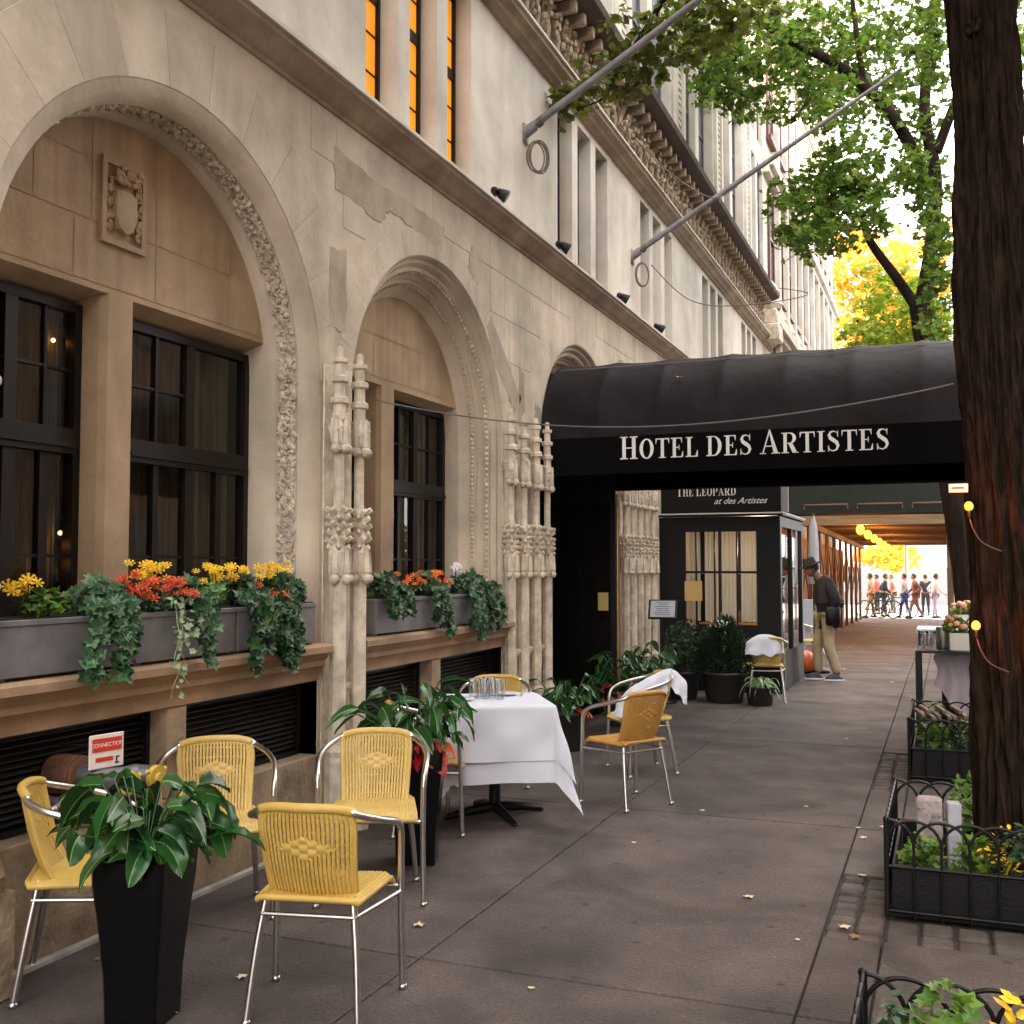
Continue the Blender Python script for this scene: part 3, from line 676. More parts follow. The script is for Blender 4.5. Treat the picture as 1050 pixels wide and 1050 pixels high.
# entrance recess behind the awning
g = M()
g.box(-4.6, -4.5, 9.5, 11.75, 0, 4.0); hp(g, 'entrance_back', black_in)
g = M(); g.box(-4.45, -4.40, 9.62, 9.72, 0, 2.9); g.box(-4.45, -4.40, 10.56, 10.68, 0, 2.9); g.box(-4.45, -4.40, 11.52, 11.62, 0, 2.9); g.box(-4.45, -4.41, 9.72, 11.52, 2.5, 2.62); g.box(-4.45, -4.41, 9.72, 11.52, 0, .3)
d = hp(g, 'entrance_door', mat('dark walnut', (.05, .028, .016), .4, var=.4, vs=6))
g = M(); g.add([(-4.43, 9.7, .3), (-4.43, 11.55, .3), (-4.43, 11.55, 2.9), (-4.43, 9.7, 2.9)], [(0,1,2,3)]); hp(g, 'door_glass', mat('dark door glass', (.012, .010, .010), .06), parent=d).matrix_parent_inverse = Matrix()
# ------------------------------------------------------------ neighbouring building and far blocks
nb = empty('apartment_building', (-3.5, 24, 0), 0, 'pale apartment building beyond the hotel with arched first floor and tall rows of windows', 'building')
def np_(m, name, mats, parent=nb, smooth=False):
    o = m.build(name, mats, parent, smooth)
    if parent.type == 'EMPTY': o.matrix_parent_inverse = Matrix.Translation(-parent.location)
    return o
g = M(); g.box(-14, -3.62, YE+.01, 40, -1, 34); np_(g, 'wall', stone_up)
g = M()
for z, p in ((3.4, .14), (7.0, .22), (10.6, .14), (14.2, .12), (18, .2)): g.box(-3.618, -3.618+p+.1, YE+.05, 40, z, z+.22); g.box(-3.618, -3.618+p, YE+.05, 40, z-.15, z-.002)
np_(g, 'string_course', stone_up)
def far_window(y0, y1, z0, z1, nb_, arch=False, xw=-3.61):
    g = M(); g.box(xw-.004, xw+.05, y0, y0+.07, z0, z1); g.box(xw-.004, xw+.05, y1-.07, y1, z0, z1); g.box(xw-.004, xw+.045, y0+.07, y1-.07, (z0+z1)/2, (z0+z1)/2+.06); g.box(xw-.004, xw+.12, y0-.05, y1+.05, z0-.12, z0-.002)
    f = np_(g, 'window', mat('maroon sash', (.10, .025, .02), .5), nb_)
    g = M(); g.add([(xw+.002, y0+.07, z0), (xw+.002, y1-.07, z0), (xw+.002, y1-.07, z1), (xw+.002, y0+.07, z1)], [(0,1,2,3)])
    o = g.build('pane', mat('pale upper pane', (0, 0, 0)), f)
y = 24.6
while y < 39:
    for z0, z1 in ((.9, 3.0), (4.2, 6.7), (8.0, 10.2), (11.5, 13.7), (15.1, 17.3), (19, 21.2)): far_window(y, y+.75, z0, z1, nb)
    g = M(); g.box(-3.617, -3.48, y+.95, y+1.25, .2, 20)
    g.lathe([(.1, 7.3), (.16, 7.4), (.1, 7.55), (0, 7.8)], (-3.5, y+1.1, 0), 6); np_(g, 'pilaster', stone_up)
    y += 1.45
fb = empty('far_building', (-6, 74, 0), 0, 'sunlit cream building across the avenue at the end of the street', 'building')
g = M(); g.box(-30, -9, 90, 110, -2, 22); np_(g, 'wall', mat('cream wall', (.7, .62, .5), .8), fb)
g = M()
for z in range(1, 20, 3):
    for x in range(-28, -10, 2): g.box(x, x+1, 89.9, 89.99, z, z+1.7)
np_(g, 'window', mat('pale upper pane', (0, 0, 0)), fb)

ob = empty('unseen_shade_block', (17, 0, 0), 0, 'tall brown block across the road, unseen, added to shade the street', 'building')  # unseen houses opposite, added with height and end shaped to shade the street
g = M(); g.box(17, 30, -45, 37, -.2, 21); np_(g, 'wall', mat('brown brick', (.20, .13, .10), .85, var=.3, vs=3), ob)
g = M()
for k in range(20):
    for z in range(1, 19, 4): g.box(16.96, 16.99, -42+k*3.9, -40.6+k*3.9, z, z+2.2)
np_(g, 'window', mat('dark upper pane', (0, 0, 0)), ob)
# ------------------------------------------------------------ lettering made of strokes
def ell(cx, cy, rx, ry, a0=0, a1=360, n=28): return [(cx+rx*math.cos(R(lerp(a0, a1, q/n))), cy+ry*math.sin(R(lerp(a0, a1, q/n)))) for q in range(n+1)]
def rc(x0, y0, x1, y1): return [(x0, y0), (x1, y0), (x1, y1), (x0, y1)]
def ring(o, i): return [[o[q], o[q+1], i[q+1], i[q]] for q in range(len(o)-1)]
def stemserif(x, w=.17): return [rc(x, .04, x+w, .96), rc(x-.1, 0, x+w+.1, .045), rc(x-.1, .955, x+w+.1, 1)]
def stroke(P, W):
    out = []; q = [Vector((p[0], p[1], 0)) for p in P]; L_ = []; 
    for i in range(len(q)):
        d = q[min(i+1, len(q)-1)]-q[max(0, i-1)]; d.normalize(); n = Vector((-d.y, d.x, 0))*W[i]/2; L_.append(((q[i]+n)[:2], (q[i]-n)[:2]))
    return [[L_[i][0], L_[i+1][0], L_[i+1][1], L_[i][1]] for i in range(len(q)-1)]
def glyph(c):
    if c == 'H': return .84, stemserif(.1)+stemserif(.57)+[rc(.27, .47, .57, .52)]
    if c == 'O': return .80, ring(ell(.4, .5, .39, .52), ell(.4, .5, .205, .46))
    if c == 'T': return .74, [rc(.285, .04, .455, .95), rc(.18, 0, .56, .045), rc(.0, .94, .74, 1), [(.0, .94), (.07, .94), (.02, .72), (0, .72)], [(.67, .94), (.74, .94), (.74, .72), (.72, .72)]]
    if c == 'E': return .70, [rc(.1, .04, .27, .96), rc(0, 0, .64, .05), rc(0, .95, .60, 1), rc(.27, .48, .44, .53), rc(.42, .38, .46, .63), [(.6, .95), (.52, .95), (.58, .73), (.6, .73)], [(.66, .05), (.55, .05), (.63, .30), (.66, .30)]]
    if c == 'L': return .68, [rc(.1, .04, .27, .96), rc(0, 0, .62, .05), rc(0, .955, .38, 1), [(.65, 0), (.52, .05), (.62, .33), (.65, .33)]]
    if c == 'D': return .84, [rc(.1, .04, .27, .96), rc(0, 0, .40, .05), rc(0, .95, .40, 1)]+ring(ell(.38, .5, .42, .5, -90, 90), ell(.38, .5, .235, .45, -90, 90))
    if c in 'RP':
        g_ = [rc(.1, .04, .27, .96), rc(0, 0, .37, .045), rc(0, .955, .42, 1), rc(.27, .46, .42, .50)]+ring(ell(.42, .73, .31, .27, -90, 90), ell(.42, .73, .14, .225, -90, 90))
        if c == 'R': g_ += [[(.34, .47), (.54, .49), (.78, .03), (.56, .0)], rc(.6, 0, .86, .04)]
        return (.82 if c == 'R' else .74), g_
    if c == 'A': return .86, [[(.10, .02), (.15, .02), (.43, .9), (.41, 1.02)], [(.39, 1.02), (.45, 1.02), (.80, .02), (.60, .02)], rc(.22, .30, .62, .345), rc(0, 0, .26, .04), rc(.50, 0, .88, .04)]
    if c == 'I': return .40, stemserif(.12)
    if c == 'S':
        P = [(.53, .74), (.50, .90), (.34, .975), (.18, .93), (.11, .79), (.17, .65), (.32, .54), (.47, .43), (.54, .27), (.47, .09), (.30, .02), (.13, .08), (.07, .26)]
        W = [.03, .04, .05, .10, .15, .18, .19, .18, .15, .09, .05, .05, .03]
        return .62, stroke(P, W)+[rc(.51, .70, .55, 1.0), rc(.05, 0, .09, .30)]
    return .34, []
SPC = .20
def lettering(m, text, small=.84, gap=.07, width=None, height=1, caps=True):
    """text in the X-Z plane, origin lower left; capitals full height, the rest small caps"""
    x = 0; items = []
    for i, ch in enumerate(text):
        s = 1 if (ch.isupper()) else small
        w_, pol = glyph(ch.upper()) if ch != ' ' else (SPC, [])
        items.append((x, s, pol)); x += (w_*s+gap)
    sx = (width/(x-gap)) if width else height
    for x0, s, pol in items:
        for p in pol:
            V = [((x0+px*s)*sx, 0, pz*s*height) for px, pz in p]; n = len(V)
            a = sum(V[i][0]*V[(i+1) % n][2]-V[(i+1) % n][0]*V[i][2] for i in range(n))
            if a < 0: V = V[::-1]
            m.add(V+[(a_[0], a_[1]+.003, a_[2]) for a_ in V], [tuple(range(n))]+[((i+1) % n, i, i+n, (i+1) % n+n) for i in range(n)])
    return x*sx
def textobj(body, size, matl, parent, loc, rot, name='lettering', shear=0, ext=.001, align='LEFT'):
    cu = bpy.data.curves.new(name, 'FONT'); cu.body = body; cu.size = size; cu.shear = shear; cu.extrude = ext; cu.align_x = align
    t = bpy.data.objects.new(name, cu); COL.objects.link(t); bpy.context.view_layer.update()
    me = bpy.data.meshes.new_from_object(t.evaluated_get(bpy.context.evaluated_depsgraph_get())); bpy.data.objects.remove(t)
    me.materials.clear(); me.materials.append(matl)
    o = bpy.data.objects.new(name, me); COL.objects.link(o); o.parent = parent; o.location = loc; o.rotation_euler = rot; return o
# ------------------------------------------------------------ awning
aw = empty('entrance_awning', (-3.5, 10.5, 0), 0, 'long black barrel-vaulted canvas entrance awning with white serif lettering reaching over the sidewalk', 'awning')
AI = Matrix.Translation((3.5, -10.5, 0))
def ap(m, name, mats, smooth=False):
    o = m.build(name, mats, aw, smooth); o.matrix_parent_inverse = AI; return o
AY0, AY1, AZ, AR, AX1 = 9.4, 11.6, 2.80, .86, .95
def acs(u):    # u 0..1 over the vault
    t = math.pi*(1-u); c, s = math.cos(t), math.sin(t); k = (abs(c)**2.3+abs(s)**2.3)**(-1/2.3)
    return (AY0+AY1)/2+(AY1-AY0)/2*c*k, AZ+AR*s*k
g = M(); rows = []; NX = 150
for i in range(NX+1):
    x = lerp(-3.49, AX1, i/NX); f = abs(math.sin(math.pi*(x+3.5)/.56)); row = []
    for j in range(33):
        u = j/32; y, z = acs(u); k = 1-.030*f**.6*math.sin(math.pi*u)**.6-.006*noise.noise(Vector((x*2, u*6, 1))); cy_ = (AY0+AY1)/2
        row.append((x, cy_+(y-cy_)*k, AZ+(z-AZ)*k))
    rows.append(row)
g.grid(rows[::-1]); ap(g, 'canopy', black_cloth, True)
for nm, yv in (('valance', AY0), ('valance', AY1)):
    g = M(); g.grid([[(lerp(-3.49, AX1, i/80), yv+.006*math.sin(i*.9)*(1-k), lerp(2.455, 2.80, k)) for i in range(81)] for k in (0, .5, 1)]); ap(g, nm, black_cloth2, True)
g = M(); g.box(AX1-.01, AX1, AY0, AY1, 2.455, 2.80)
V = [(AX1-.004, *acs(j/32)) for j in range(33)]; g.add(V, [tuple(range(33))]); ap(g, 'end_panel', black_cloth2)
g = M()
for i in range(0, 9):
    x = -3.48+i*.553; g.tube([(x, *[lerp(c_, v, .975) for c_, v in zip(((AY0+AY1)/2, AZ), acs(j/16))]) for j in range(17)], .012, 6)
for y in (AY0+.02, AY1-.02): g.tube([(-3.48, y, 2.79), (AX1-.02, y, 2.79)], .012, 6); g.tube([(-3.48, y, 2.47), (AX1-.02, y, 2.47)], .010, 6)
for y in (AY0+.05, AY1-.05): g.tube([(AX1-.08, y, 0), (AX1-.08, y, 2.78)], .03, 10)
ap(g, 'canopy_frame', iron, True)
g = M()
for j in (9.5, 23): 
    g.tube([(lerp(-3.45, AX1, i/30), (AY0+AY1)/2+(acs(j/32)[0]-(AY0+AY1)/2)*1.0, AZ+(acs(j/32)[1]-AZ)*1.0) for i in range(31)], .004, 5)
ap(g, 'piping', mat('grey piping', (.16, .15, .16), .7))
g0 = M(); W0 = lettering(g0, 'Hotel des Artistes', .86, .085); xk = 2.30/(W0-.085); xo = 0
for wd in ('Hotel', 'des', 'Artistes'):
    g = M(); ww = lettering(g, wd, .86, .085); lt = ap(g, 'lettering', letter_m); g1 = ww
    for v in lt.data.vertices: v.co = (v.co.x*xk, v.co.y, v.co.z*.205)
    lt.location = (-2.72+xo*xk, AY0-.012, 2.585); xo += ww+SPC+.085
# ------------------------------------------------------------ restaurant vestibule
ve = empty('restaurant_vestibule', (-2.7, 13.9, 0), 0, 'black timber restaurant vestibule with paned window and white name on its fascia', 'vestibule')
VI = Matrix.Translation((2.7, -13.9, 0))
def vp(m, name, mats, smooth=False, parent=None):
    o = m.build(name, mats, parent or ve, smooth)
    if parent is None: o.matrix_parent_inverse = VI
    return o
VX, VY, VE = -1.93, 13.9, 16.2
g = M()
g.box(-3.5, -3.19, VY, VY+.06, 0, 2.25); g.box(-2.19, VX, VY, VY+.06, 0, 2.25); g.box(-3.19, -2.19, VY, VY+.06, 0, .80); g.box(-3.19, -2.19, VY, VY+.06, 2.10, 2.25)
g.box(-3.16, -2.22, VY-.012, VY-.002, .1, .72)
for a, b in ((VY+.061, VY+.16), (VY+1.1, VY+1.18), (VE-.1, VE)): g.box(VX-.06, VX, a, b, 0, 2.25)
g.box(VX-.06, VX-.001, VY+.161, VE-.1, 0, .5); g.box(VX-.06, VX-.001, VY+.161, VE-.1, 2.12, 2.25)
g.box(-3.5, VX-.061, VE-.06, VE-.001, 0, 2.25)
vp(g, 'body', black_paint)
g = M(); g.box(-3.5, VX+.04, VY-.04, VE+.03, 2.262, 2.30); vp(g, 'roof', black_paint)
g = M(); g.box(-3.5, VX+.045, VY-.05, VY-.041, 2.285, 2.302); g.box(VX+.041, VX+.05, VY-.05, VE, 2.285, 2.302); vp(g, 'roof_trim', mat('pale flashing', (.6, .58, .56), .5))
g = M(); g.box(-3.5, VX+.0, VY+.10, VY+.18, 2.301, 2.90); fas = vp(g, 'fascia', black_paint)
g = M(); g.box(VX+.004, VX+.09, VY+.1, VY+.16, 2.301, 2.9); vp(g, 'fascia_post', mat('grey post', (.25, .24, .25), .6))
xo = 0; xk = .78/(lettering(M(), 'The Leopard', .86, .09)-.09)
for wd in ('The', 'Leopard'):
    g = M(); ww = lettering(g, wd, .86, .09); lt = vp(g, 'lettering', letter_m, parent=fas); lt.location = (-3.28+xo*xk, VY+.092, 2.535); xo += ww+SPC+.09
    for v in lt.data.vertices: v.co = (v.co.x*xk, v.co.y, v.co.z*.125)
textobj('at des Artistes', .115, letter_m, fas, (-2.79, VY+.092, 2.425), (R(90), 0, 0), shear=.5, ext=.002)
g = M(); x0, x1, za, zb = -3.19, -2.19, .80, 2.10
g.box(x0, x0+.04, VY+.0, VY+.05, za, zb); g.box(x1-.04, x1, VY, VY+.05, za, zb); g.box(x0+.04, x1-.04, VY, VY+.05, zb-.04, zb); g.box(x0+.04, x1-.04, VY, VY+.05, za, za+.04)
g.box(x0+.04, x1-.04, VY+.005, VY+.045, 1.52, 1.55)
for t in (.18, .42, .48, .71): g.box(lerp(x0, x1, t)-.010, lerp(x0, x1, t)+.010, VY+.008, VY+.04, za+.04, zb-.04)
f = vp(g, 'window', black_paint)
for o in (f,): o.location.y -= .003
g = M(); g.add([(x0+.04, VY+.025, za), (x1-.04, VY+.025, za), (x1-.04, VY+.025, zb), (x0+.04, VY+.025, zb)], [(0,1,2,3)]); vp(g, 'pane', glass_clear, parent=f)
g = M(); g.add([(VX-.03, VY+.16, .5), (VX-.03, VE-.1, .5), (VX-.03, VE-.1, 2.12), (VX-.03, VY+.16, 2.12)], [(0,1,2,3)]); vp(g, 'side_glazing', glass_clear)
g = M()
for a, b in ((-3.12, -2.98), (-2.92, -2.72), (-2.70, -2.5), (-2.45, -2.25)):
    n = 20; g.grid([[(lerp(a, b, q/n), VY+.12+.015*math.sin(q*1.3), z) for q in range(n+1)] for z in (.9, 2.2)])
vp(g, 'curtain', mat('pane reflection backing', (.62, .58, .50), .9, transl=.4), True)  # pale backing sheets stand in for the reflections in the panes
g = M()
for z in (.75, 1.5): g.box(-3.4, VX-.1, VE-.3, VE-.07, z, z+.03)
for q in range(14): g.box(-3.3+q*.085, -3.25+q*.085, VE-.25, VE-.1, .785, .785+rnd.uniform(.12, .3))
vp(g, 'shelf', mat('orange brown shelf', (.5, .28, .1), .6))  # shelf boards and upright items in one orange-brown colour
g = M(); g.ball((-2.4, VY+.9, 2.05), .06, 10); lm = vp(g, 'added_fill_lamp', glow('vestibule fill glow', (1, .62, .28), 1.5), True)  # added glow ball and point light, there to brighten the pale backing
pl = bpy.data.lights.new('vestibule_fill_light', 'POINT'); pl.energy = 9; pl.color = (1, .70, .42); pl.shadow_soft_size = .08; po = bpy.data.objects.new('vestibule_fill_light', pl); COL.objects.link(po); po.parent = ve; po.location = (.35, 1.1, 1.85)
# amber paper notice in the vestibule window
nt_ = M(); nt_.box(-3.16, -2.93, VY-.012, VY-.008, 1.16, 1.42); tag(nt_.build('paper_notice', mat('amber paper', (.55, .36, .13), .8)), 'amber paper notice posted low in the vestibule window', 'notice')
# entrance screen with brass edge
sc = empty('entrance_screen', (-3.6, 11.54, 0), 0, 'dark glazed entrance screen with a tall brass edge beside the doorway', 'screen')
g = M(); g.box(-.80, .2, -.02, .02, 0, .35); g.box(-.80, -.75, -.02, .02, .35, 2.38); g.box(.14, .2, -.02, .02, .35, 2.38); g.box(-.75, .14, -.018, .018, 2.33, 2.38); g.box(-.80, .2, -.02, .02, 2.381, 3.1); g.build('frame', black_paint, sc)
g = M(); g.add([(-.75, 0, .35), (.14, 0, .35), (.14, 0, 2.33), (-.75, 0, 2.33)], [(0,1,2,3)]); g.build('pane', mat('dark door glass', (0, 0, 0)), sc)
g = M(); g.tube([(.222, -.005, 0), (.222, -.005, 2.42)], .018, 8); g.build('brass_edge', brass, sc, True)
g = M(); g.box(-3.60, -3.48, 11.508, 11.514, 1.12, 1.32); tag(g.build('menu_card', mat('yellow card', (.6, .45, .14), .7)), 'small yellow card on the dark glazed entrance screen', 'notice')
# ------------------------------------------------------------ flagpoles
def flagpole(Y, Z, L_, label):
    e = empty('flagpole', (-3.5, Y, Z), 0, label, 'flagpole', 'flagpoles slanting from the hotel wall')
    d = Vector((1, 0, .57)).normalized()
    g = M(); g.tube([Vector((-.02, 0, 0))+d*t for t in (0.0, L_*.5, L_)], [.036, .030, .020], 12); g.build('pole', pole_m, e, True)
    g = M(); g.box(-.01, .02, -.05, .05, -.10, .08); g.tube([Vector((-.0, 0, 0))+d*t for t in (.0, .12)], [.052, .048], 12); g.build('bracket', pole_m, e, True)
    g = M(); rr = random.Random(int(Y*10))
    for q in range(5):
        a, b = rr.uniform(.085, .105), rr.uniform(.14, .165); o = rr.uniform(-.012, .012)
        g.tube([(.13+o*2+a*.7*math.sin(t*math.pi/10), o+a*.7*math.sin(t*math.pi/10), -.24+b*math.cos(t*math.pi/10)*.95) for t in range(21)], .007, 5)
    for q in range(4): g.tube([d*(.16+q*.012)+Vector((0, .046*math.cos(t*.7), .046*math.sin(t*.7))) for t in range(10)], .006, 5)
    g.build('rope_coil', mat('grey rope', (.16, .13, .10), .9), e, True)
    return e
flagpole(9.0, 5.58, 3.75, 'nearer grey flagpole slanting up from the wall into the overhanging leaves')
flagpole(12.64, 5.42, 3.65, 'farther grey flagpole slanting over the awning with its whole tip visible')
for n_, P in enumerate(([(-3.49, 12.2, 6.9), (-3.0, 12.4, 6.35), (-2.5, 12.55, 6.0), (-2.2, 12.63, 6.12)], [(-3.4, 13.2, 5.45), (-2.9, 13.2, 4.95), (-2.3, 13.5, 4.9), (-1.6, 14.4, 5.2), (-3.2, 19, 6.6)])):
    g = M(); g.tube(bez(P, 8), .007, 5); tag(g.build('guy_wire', mat('grey rope', (0, 0, 0)), None, True), ['thin wire running from the wall down to the farther flagpole', 'slack wire drooping under the farther flagpole towards the next building'][n_], 'wire')
cbl = M(); P = []
for q in range(41):
    t = q/40; P.append((lerp(-3.42, .06, t), lerp(6.1, 5.77, t), lerp(2.70, 2.53, t)-.20*math.sin(math.pi*t)**.9))
cbl.tube(P, .0045, 5); tag(cbl.build('overhead_cable', mat('grey cable', (.12, .11, .11), .6), None, True), 'thin dark cable strung from the hotel wall to the big tree before the awning', 'cable')
# floodlights on the cornice
def flood(y, z, label):
    e = empty('floodlight', (-3.42, y, z), 0, label, 'floodlight', 'floodlights standing on the first cornice')
    g = M(); g.tube([(0, 0, -.05), (0, 0, .06)], .012, 6); g.ball((0, 0, .06), .035, 8); g.build('mount', iron, e, True)
    g = M(); d = Vector((.8, .35, -.5)).normalized(); c = Vector((.03, .05, .05)); g.tube([c-d*.05, c-d*.02, c+d*.05, c+d*.07], [.02, .035, .055, .055], 10); g.build('lamp_head', iron, e, True)
flood(8.1, 4.68, 'nearest floodlight, standing on the cornice above the second arch')
flood(9.7, 4.68, 'second nearest floodlight on the cornice, left of the door arch')
flood(11.8, 4.67, 'third floodlight along the cornice, above the awning')
flood(13.5, 4.67, 'farthest floodlight along the cornice')
# ------------------------------------------------------------ sidewalk shed
shd = empty('sidewalk_shed', (-1.4, 24, 0), 0, 'timber and steel sidewalk shed with dark green parapet and string of bulbs', 'scaffold')
SI = Matrix.Translation((1.4, -24, 0))
def sp(m, name, mats, smooth=False, parent=None, label=None):
    o = m.build(name, mats, parent or shd, smooth)
    if parent is None: o.matrix_parent_inverse = SI
    if label: o['label'] = label
    return o
SY0, SY1 = 24.0, 44.0; XL, XR = -2.95, .12
def ybox(g, x0, x1, y0, y1, z0, z1):
    g.add([(x0,y0,gz(y0)+z0),(x1,y0,gz(y0)+z0),(x1,y1,gz(y1)+z0),(x0,y1,gz(y1)+z0),(x0,y0,gz(y0)+z1),(x1,y0,gz(y0)+z1),(x1,y1,gz(y1)+z1),(x0,y1,gz(y1)+z1)],
                     [(0,3,2,1),(4,5,6,7),(0,1,5,4),(1,2,6,5),(2,3,7,6),(3,0,4,7)])
g = M()
for q in range(12): ybox(g, lerp(XL-.4, XR+.3, q/12)+.004, lerp(XL-.4, XR+.3, (q+1)/12)-.004, SY0+.1, SY1, 2.92, 2.96)
sp(g, 'deck', woodbeam)
g = M(); y = SY0+.3
while y < SY1: ybox(g, XL-.35, XR+.3, y, y+.08, 2.80, 2.918); y += .62
sp(g, 'joist', woodbeam)
g = M(); ybox(g, XL-.45, XR+.35, SY0-.05, SY0+.08, 2.60, 2.80); sp(g, 'front_beam', mat('pale beam', (.30, .20, .11), .75, var=.3, vs=3, stretch=(.4, 4, 4)))
g = M()
for x in (XL, XR): ybox(g, x-.05, x+.05, SY0+.1, SY1, 2.66, 2.798)
sp(g, 'side_beam', woodbeam)
g = M(); ybox(g, XL-.45, XR+.40, SY0-.02, SY0+.03, 2.84, 3.95); ybox(g, XR+.36, XR+.40, SY0+.031, SY1, 2.97, 3.95); sp(g, 'parapet', green_ply)
g = M()
for x0 in (-2.8, -1.7, -.6):
    g.tube([(x0, SY0-.1, 2.83), (x0, SY0-.1, 2.93), (x0+.9, SY0-.1, 2.93), (x0+.9, SY0-.1, 2.83)], .02, 6)
sp(g, 'pipe', mat('rusty pipe', (.16, .09, .05), .6), True)
y = SY0+.15; k = 0
while y < SY1+.1:
    for x in (XL, XR):
        g = M(); z = gz(y); g.box(x-.045, x+.045, y-.045, y+.045, z+.01, z+2.66); g.box(x-.09, x+.09, y-.09, y+.09, z+.0, z+.02)
        sp(g, 'post', woodpost)
        if y+2 < SY1:
            g = M(); g.tube([(x, y, z+.5), (x, y+2.0, z+2.4)], .02, 6); g.tube([(x+.03, y, z+2.3), (x+.03, y+2.0, z+.6)], .018, 6); g.tube([(x-.03, y, z+1.2), (x-.03, y+2, z+1.17)], .018, 6)
            sp(g, 'brace', mat('rusty pipe', (0, 0, 0)), True)
    y += 2.0; k += 1
g = M(); bx_ = -1.62
g.tube([(bx_, lerp(SY0-.6, SY1, q/60), gz(lerp(SY0, SY1, q/60))+2.60-.03*abs(math.sin(q*.8))) for q in range(61)], .008, 5); sp(g, 'light_string', iron)
bulbm = glow('bulb amber', (1, .36, .045), .8)
for q in range(9):
    y = SY0-.5+q*2.35; z = gz(y)+2.47
    g = M(); g.ball((bx_, y, z), .09, 10, (1, 1, 1.25)); sp(g, 'bulb', bulbm, True)
    if q % 2 == 0:
        pl = bpy.data.lights.new('bulb_light', 'POINT'); pl.energy = 34; pl.color = (1, .38, .08); pl.shadow_soft_size = .09
        po = bpy.data.objects.new('bulb_light', pl); COL.objects.link(po); po.location = (bx_, y+1.0, z-.05); po.parent = shd; po.matrix_parent_inverse = SI
# hoarding boards behind the left posts
g = M(); y = 24.3
while y < 40: ybox(g, -3.40, -3.36, y, y+.95, .02, 2.5); y += 1.0
tag(g.build('hoarding', mat('amber hoarding', (.22, .13, .07), .8, var=.4, vs=3), None), 'row of brown boards along the wall under the sidewalk shed', 'hoarding')
# hanging white cloth by the vestibule
cl = M(); n = 18
cl.grid([[(-1.86+.10*math.cos(2*math.pi*q/n)*s*.6*(1+.25*math.sin(q*2.1)), 17.0+.06*math.sin(2*math.pi*q/n)*s*(1+.25*math.cos(q*1.7)), z) for q in range(n+1)] for z, s in ((2.38, .3), (2.2, .9), (1.9, 1.1), (1.6, 1.2), (1.36, 1.4), (1.34, 1.2))])
e = empty('closed_parasol', (-1.86, 17.0, 0), 0, 'closed white parasol standing just past the vestibule', 'parasol')
o = cl.build('canopy', linen, e, True); o.matrix_parent_inverse = Matrix.Translation((1.86, -17.0, 0))
g = M(); g.tube([(0, 0, 0), (0, 0, 2.42)], .02, 8); g.build('pole', woodbeam, e, True); g = M(); g.lathe([(0, 0), (.22, 0), (.22, .04), (.05, .07), (0, .07)], n=16); g.build('base', iron, e, True)
# ------------------------------------------------------------ leaves
def blade(g, base, d, length, width, droop=.5, n=5, twist=0, fold=.25, rib=None):
    """a long pointed leaf that arches down"""
    base = Vector(base); d = Vector(d).normalized(); side = d.cross(Vector((0, 0, 1)))
    side = side.normalized() if side.length > .01 else Vector((1, 0, 0))
    if twist: side = (Matrix.Rotation(twist, 3, d) @ side)
    p = base.copy(); cur = d.copy(); V = []; st = length/n; ph = (base.x*97+base.y*57) % 6.28; w5 = width > .05
    for i in range(n+1):
        t = i/n; wd = width*math.sin(math.pi*min(1, (t*.92+.04)))**.75*(1.18-.55*t) if 0 < i < n else (.10*width if i == 0 else .001)
        up = side.cross(cur).normalized(); wv = .045*width*math.sin(ph+i*1.9); wv2 = .045*width*math.sin(ph*2+i*2.3)
        L_, R_ = p+side*wd*.5+up*(wd*fold*.75+wv), p-side*wd*.5+up*(wd*fold*.75+wv2)
        if w5: V += [L_, p+side*wd*.24+up*wd*fold*.5, p+side*.0022, p-side*.0022, p-side*wd*.24+up*wd*fold*.5, R_]
        else: V += [L_, p, R_]
        cur = (cur+Vector((0, 0, -droop/n))+side*.05*math.sin(ph)).normalized(); p = p+cur*st
    k = 6 if w5 else 3; m0 = g.m; F = [(i*k+j, i*k+j+1, (i+1)*k+j+1, (i+1)*k+j) for i in range(n) for j in range(k-1)]
    g.add(V, F)
    if w5 and rib is not None:
        q = len(F)
        for i in range(n): g.mi[len(g.mi)-q+i*5+2] = rib
def leafbit(g, c, s, nrm=None, shape=0):
    n = Vector((rnd.gauss(0, 1), rnd.gauss(0, 1), rnd.gauss(0, 1))) if nrm is None else Vector(nrm)+Vector((rnd.gauss(0, .45), rnd.gauss(0, .45), rnd.gauss(0, .45)))
    n.normalize(); a = n.cross(Vector((rnd.gauss(0, 1), rnd.gauss(0, 1), rnd.gauss(0, 1)))).normalized(); b = n.cross(a); c = Vector(c)
    if shape == 0: pts = [(1, 0), (.25, .42), (-.6, .3), (-.85, 0), (-.6, -.3), (.25, -.42)]
    elif shape == 1: pts = [(1, 0), (.45, .25), (.4, .75), (-.05, .5), (-.6, .7), (-.55, .1), (-.55, -.1), (-.6, -.7), (-.05, -.5), (.4, -.75), (.45, -.25)]
    elif shape == 2: pts = [(.9, 0), (.6, .55), (.0, .72), (-.7, .5), (-.55, 0), (-.7, -.5), (0, -.72), (.6, -.55)]
    k = len(pts); cc = c-n*s*.12
    g.add([c+a*s*x+b*s*y+n*s*.18*abs(y) for x, y in pts]+[cc], [(i, (i+1) % k, k) for i in range(k)])
def foliage(g, c, rad, n, s, shape=0, shell=.0, nrm=None):
    for q in range(n):
        while 1:
            v = Vector((rnd.uniform(-1, 1), rnd.uniform(-1, 1), rnd.uniform(-1, 1)))
            if shell < v.length < 1: break
        leafbit(g, (c[0]+v.x*rad[0], c[1]+v.y*rad[1], c[2]+v.z*rad[2]), s*rnd.uniform(.6, 1.25), nrm, shape)
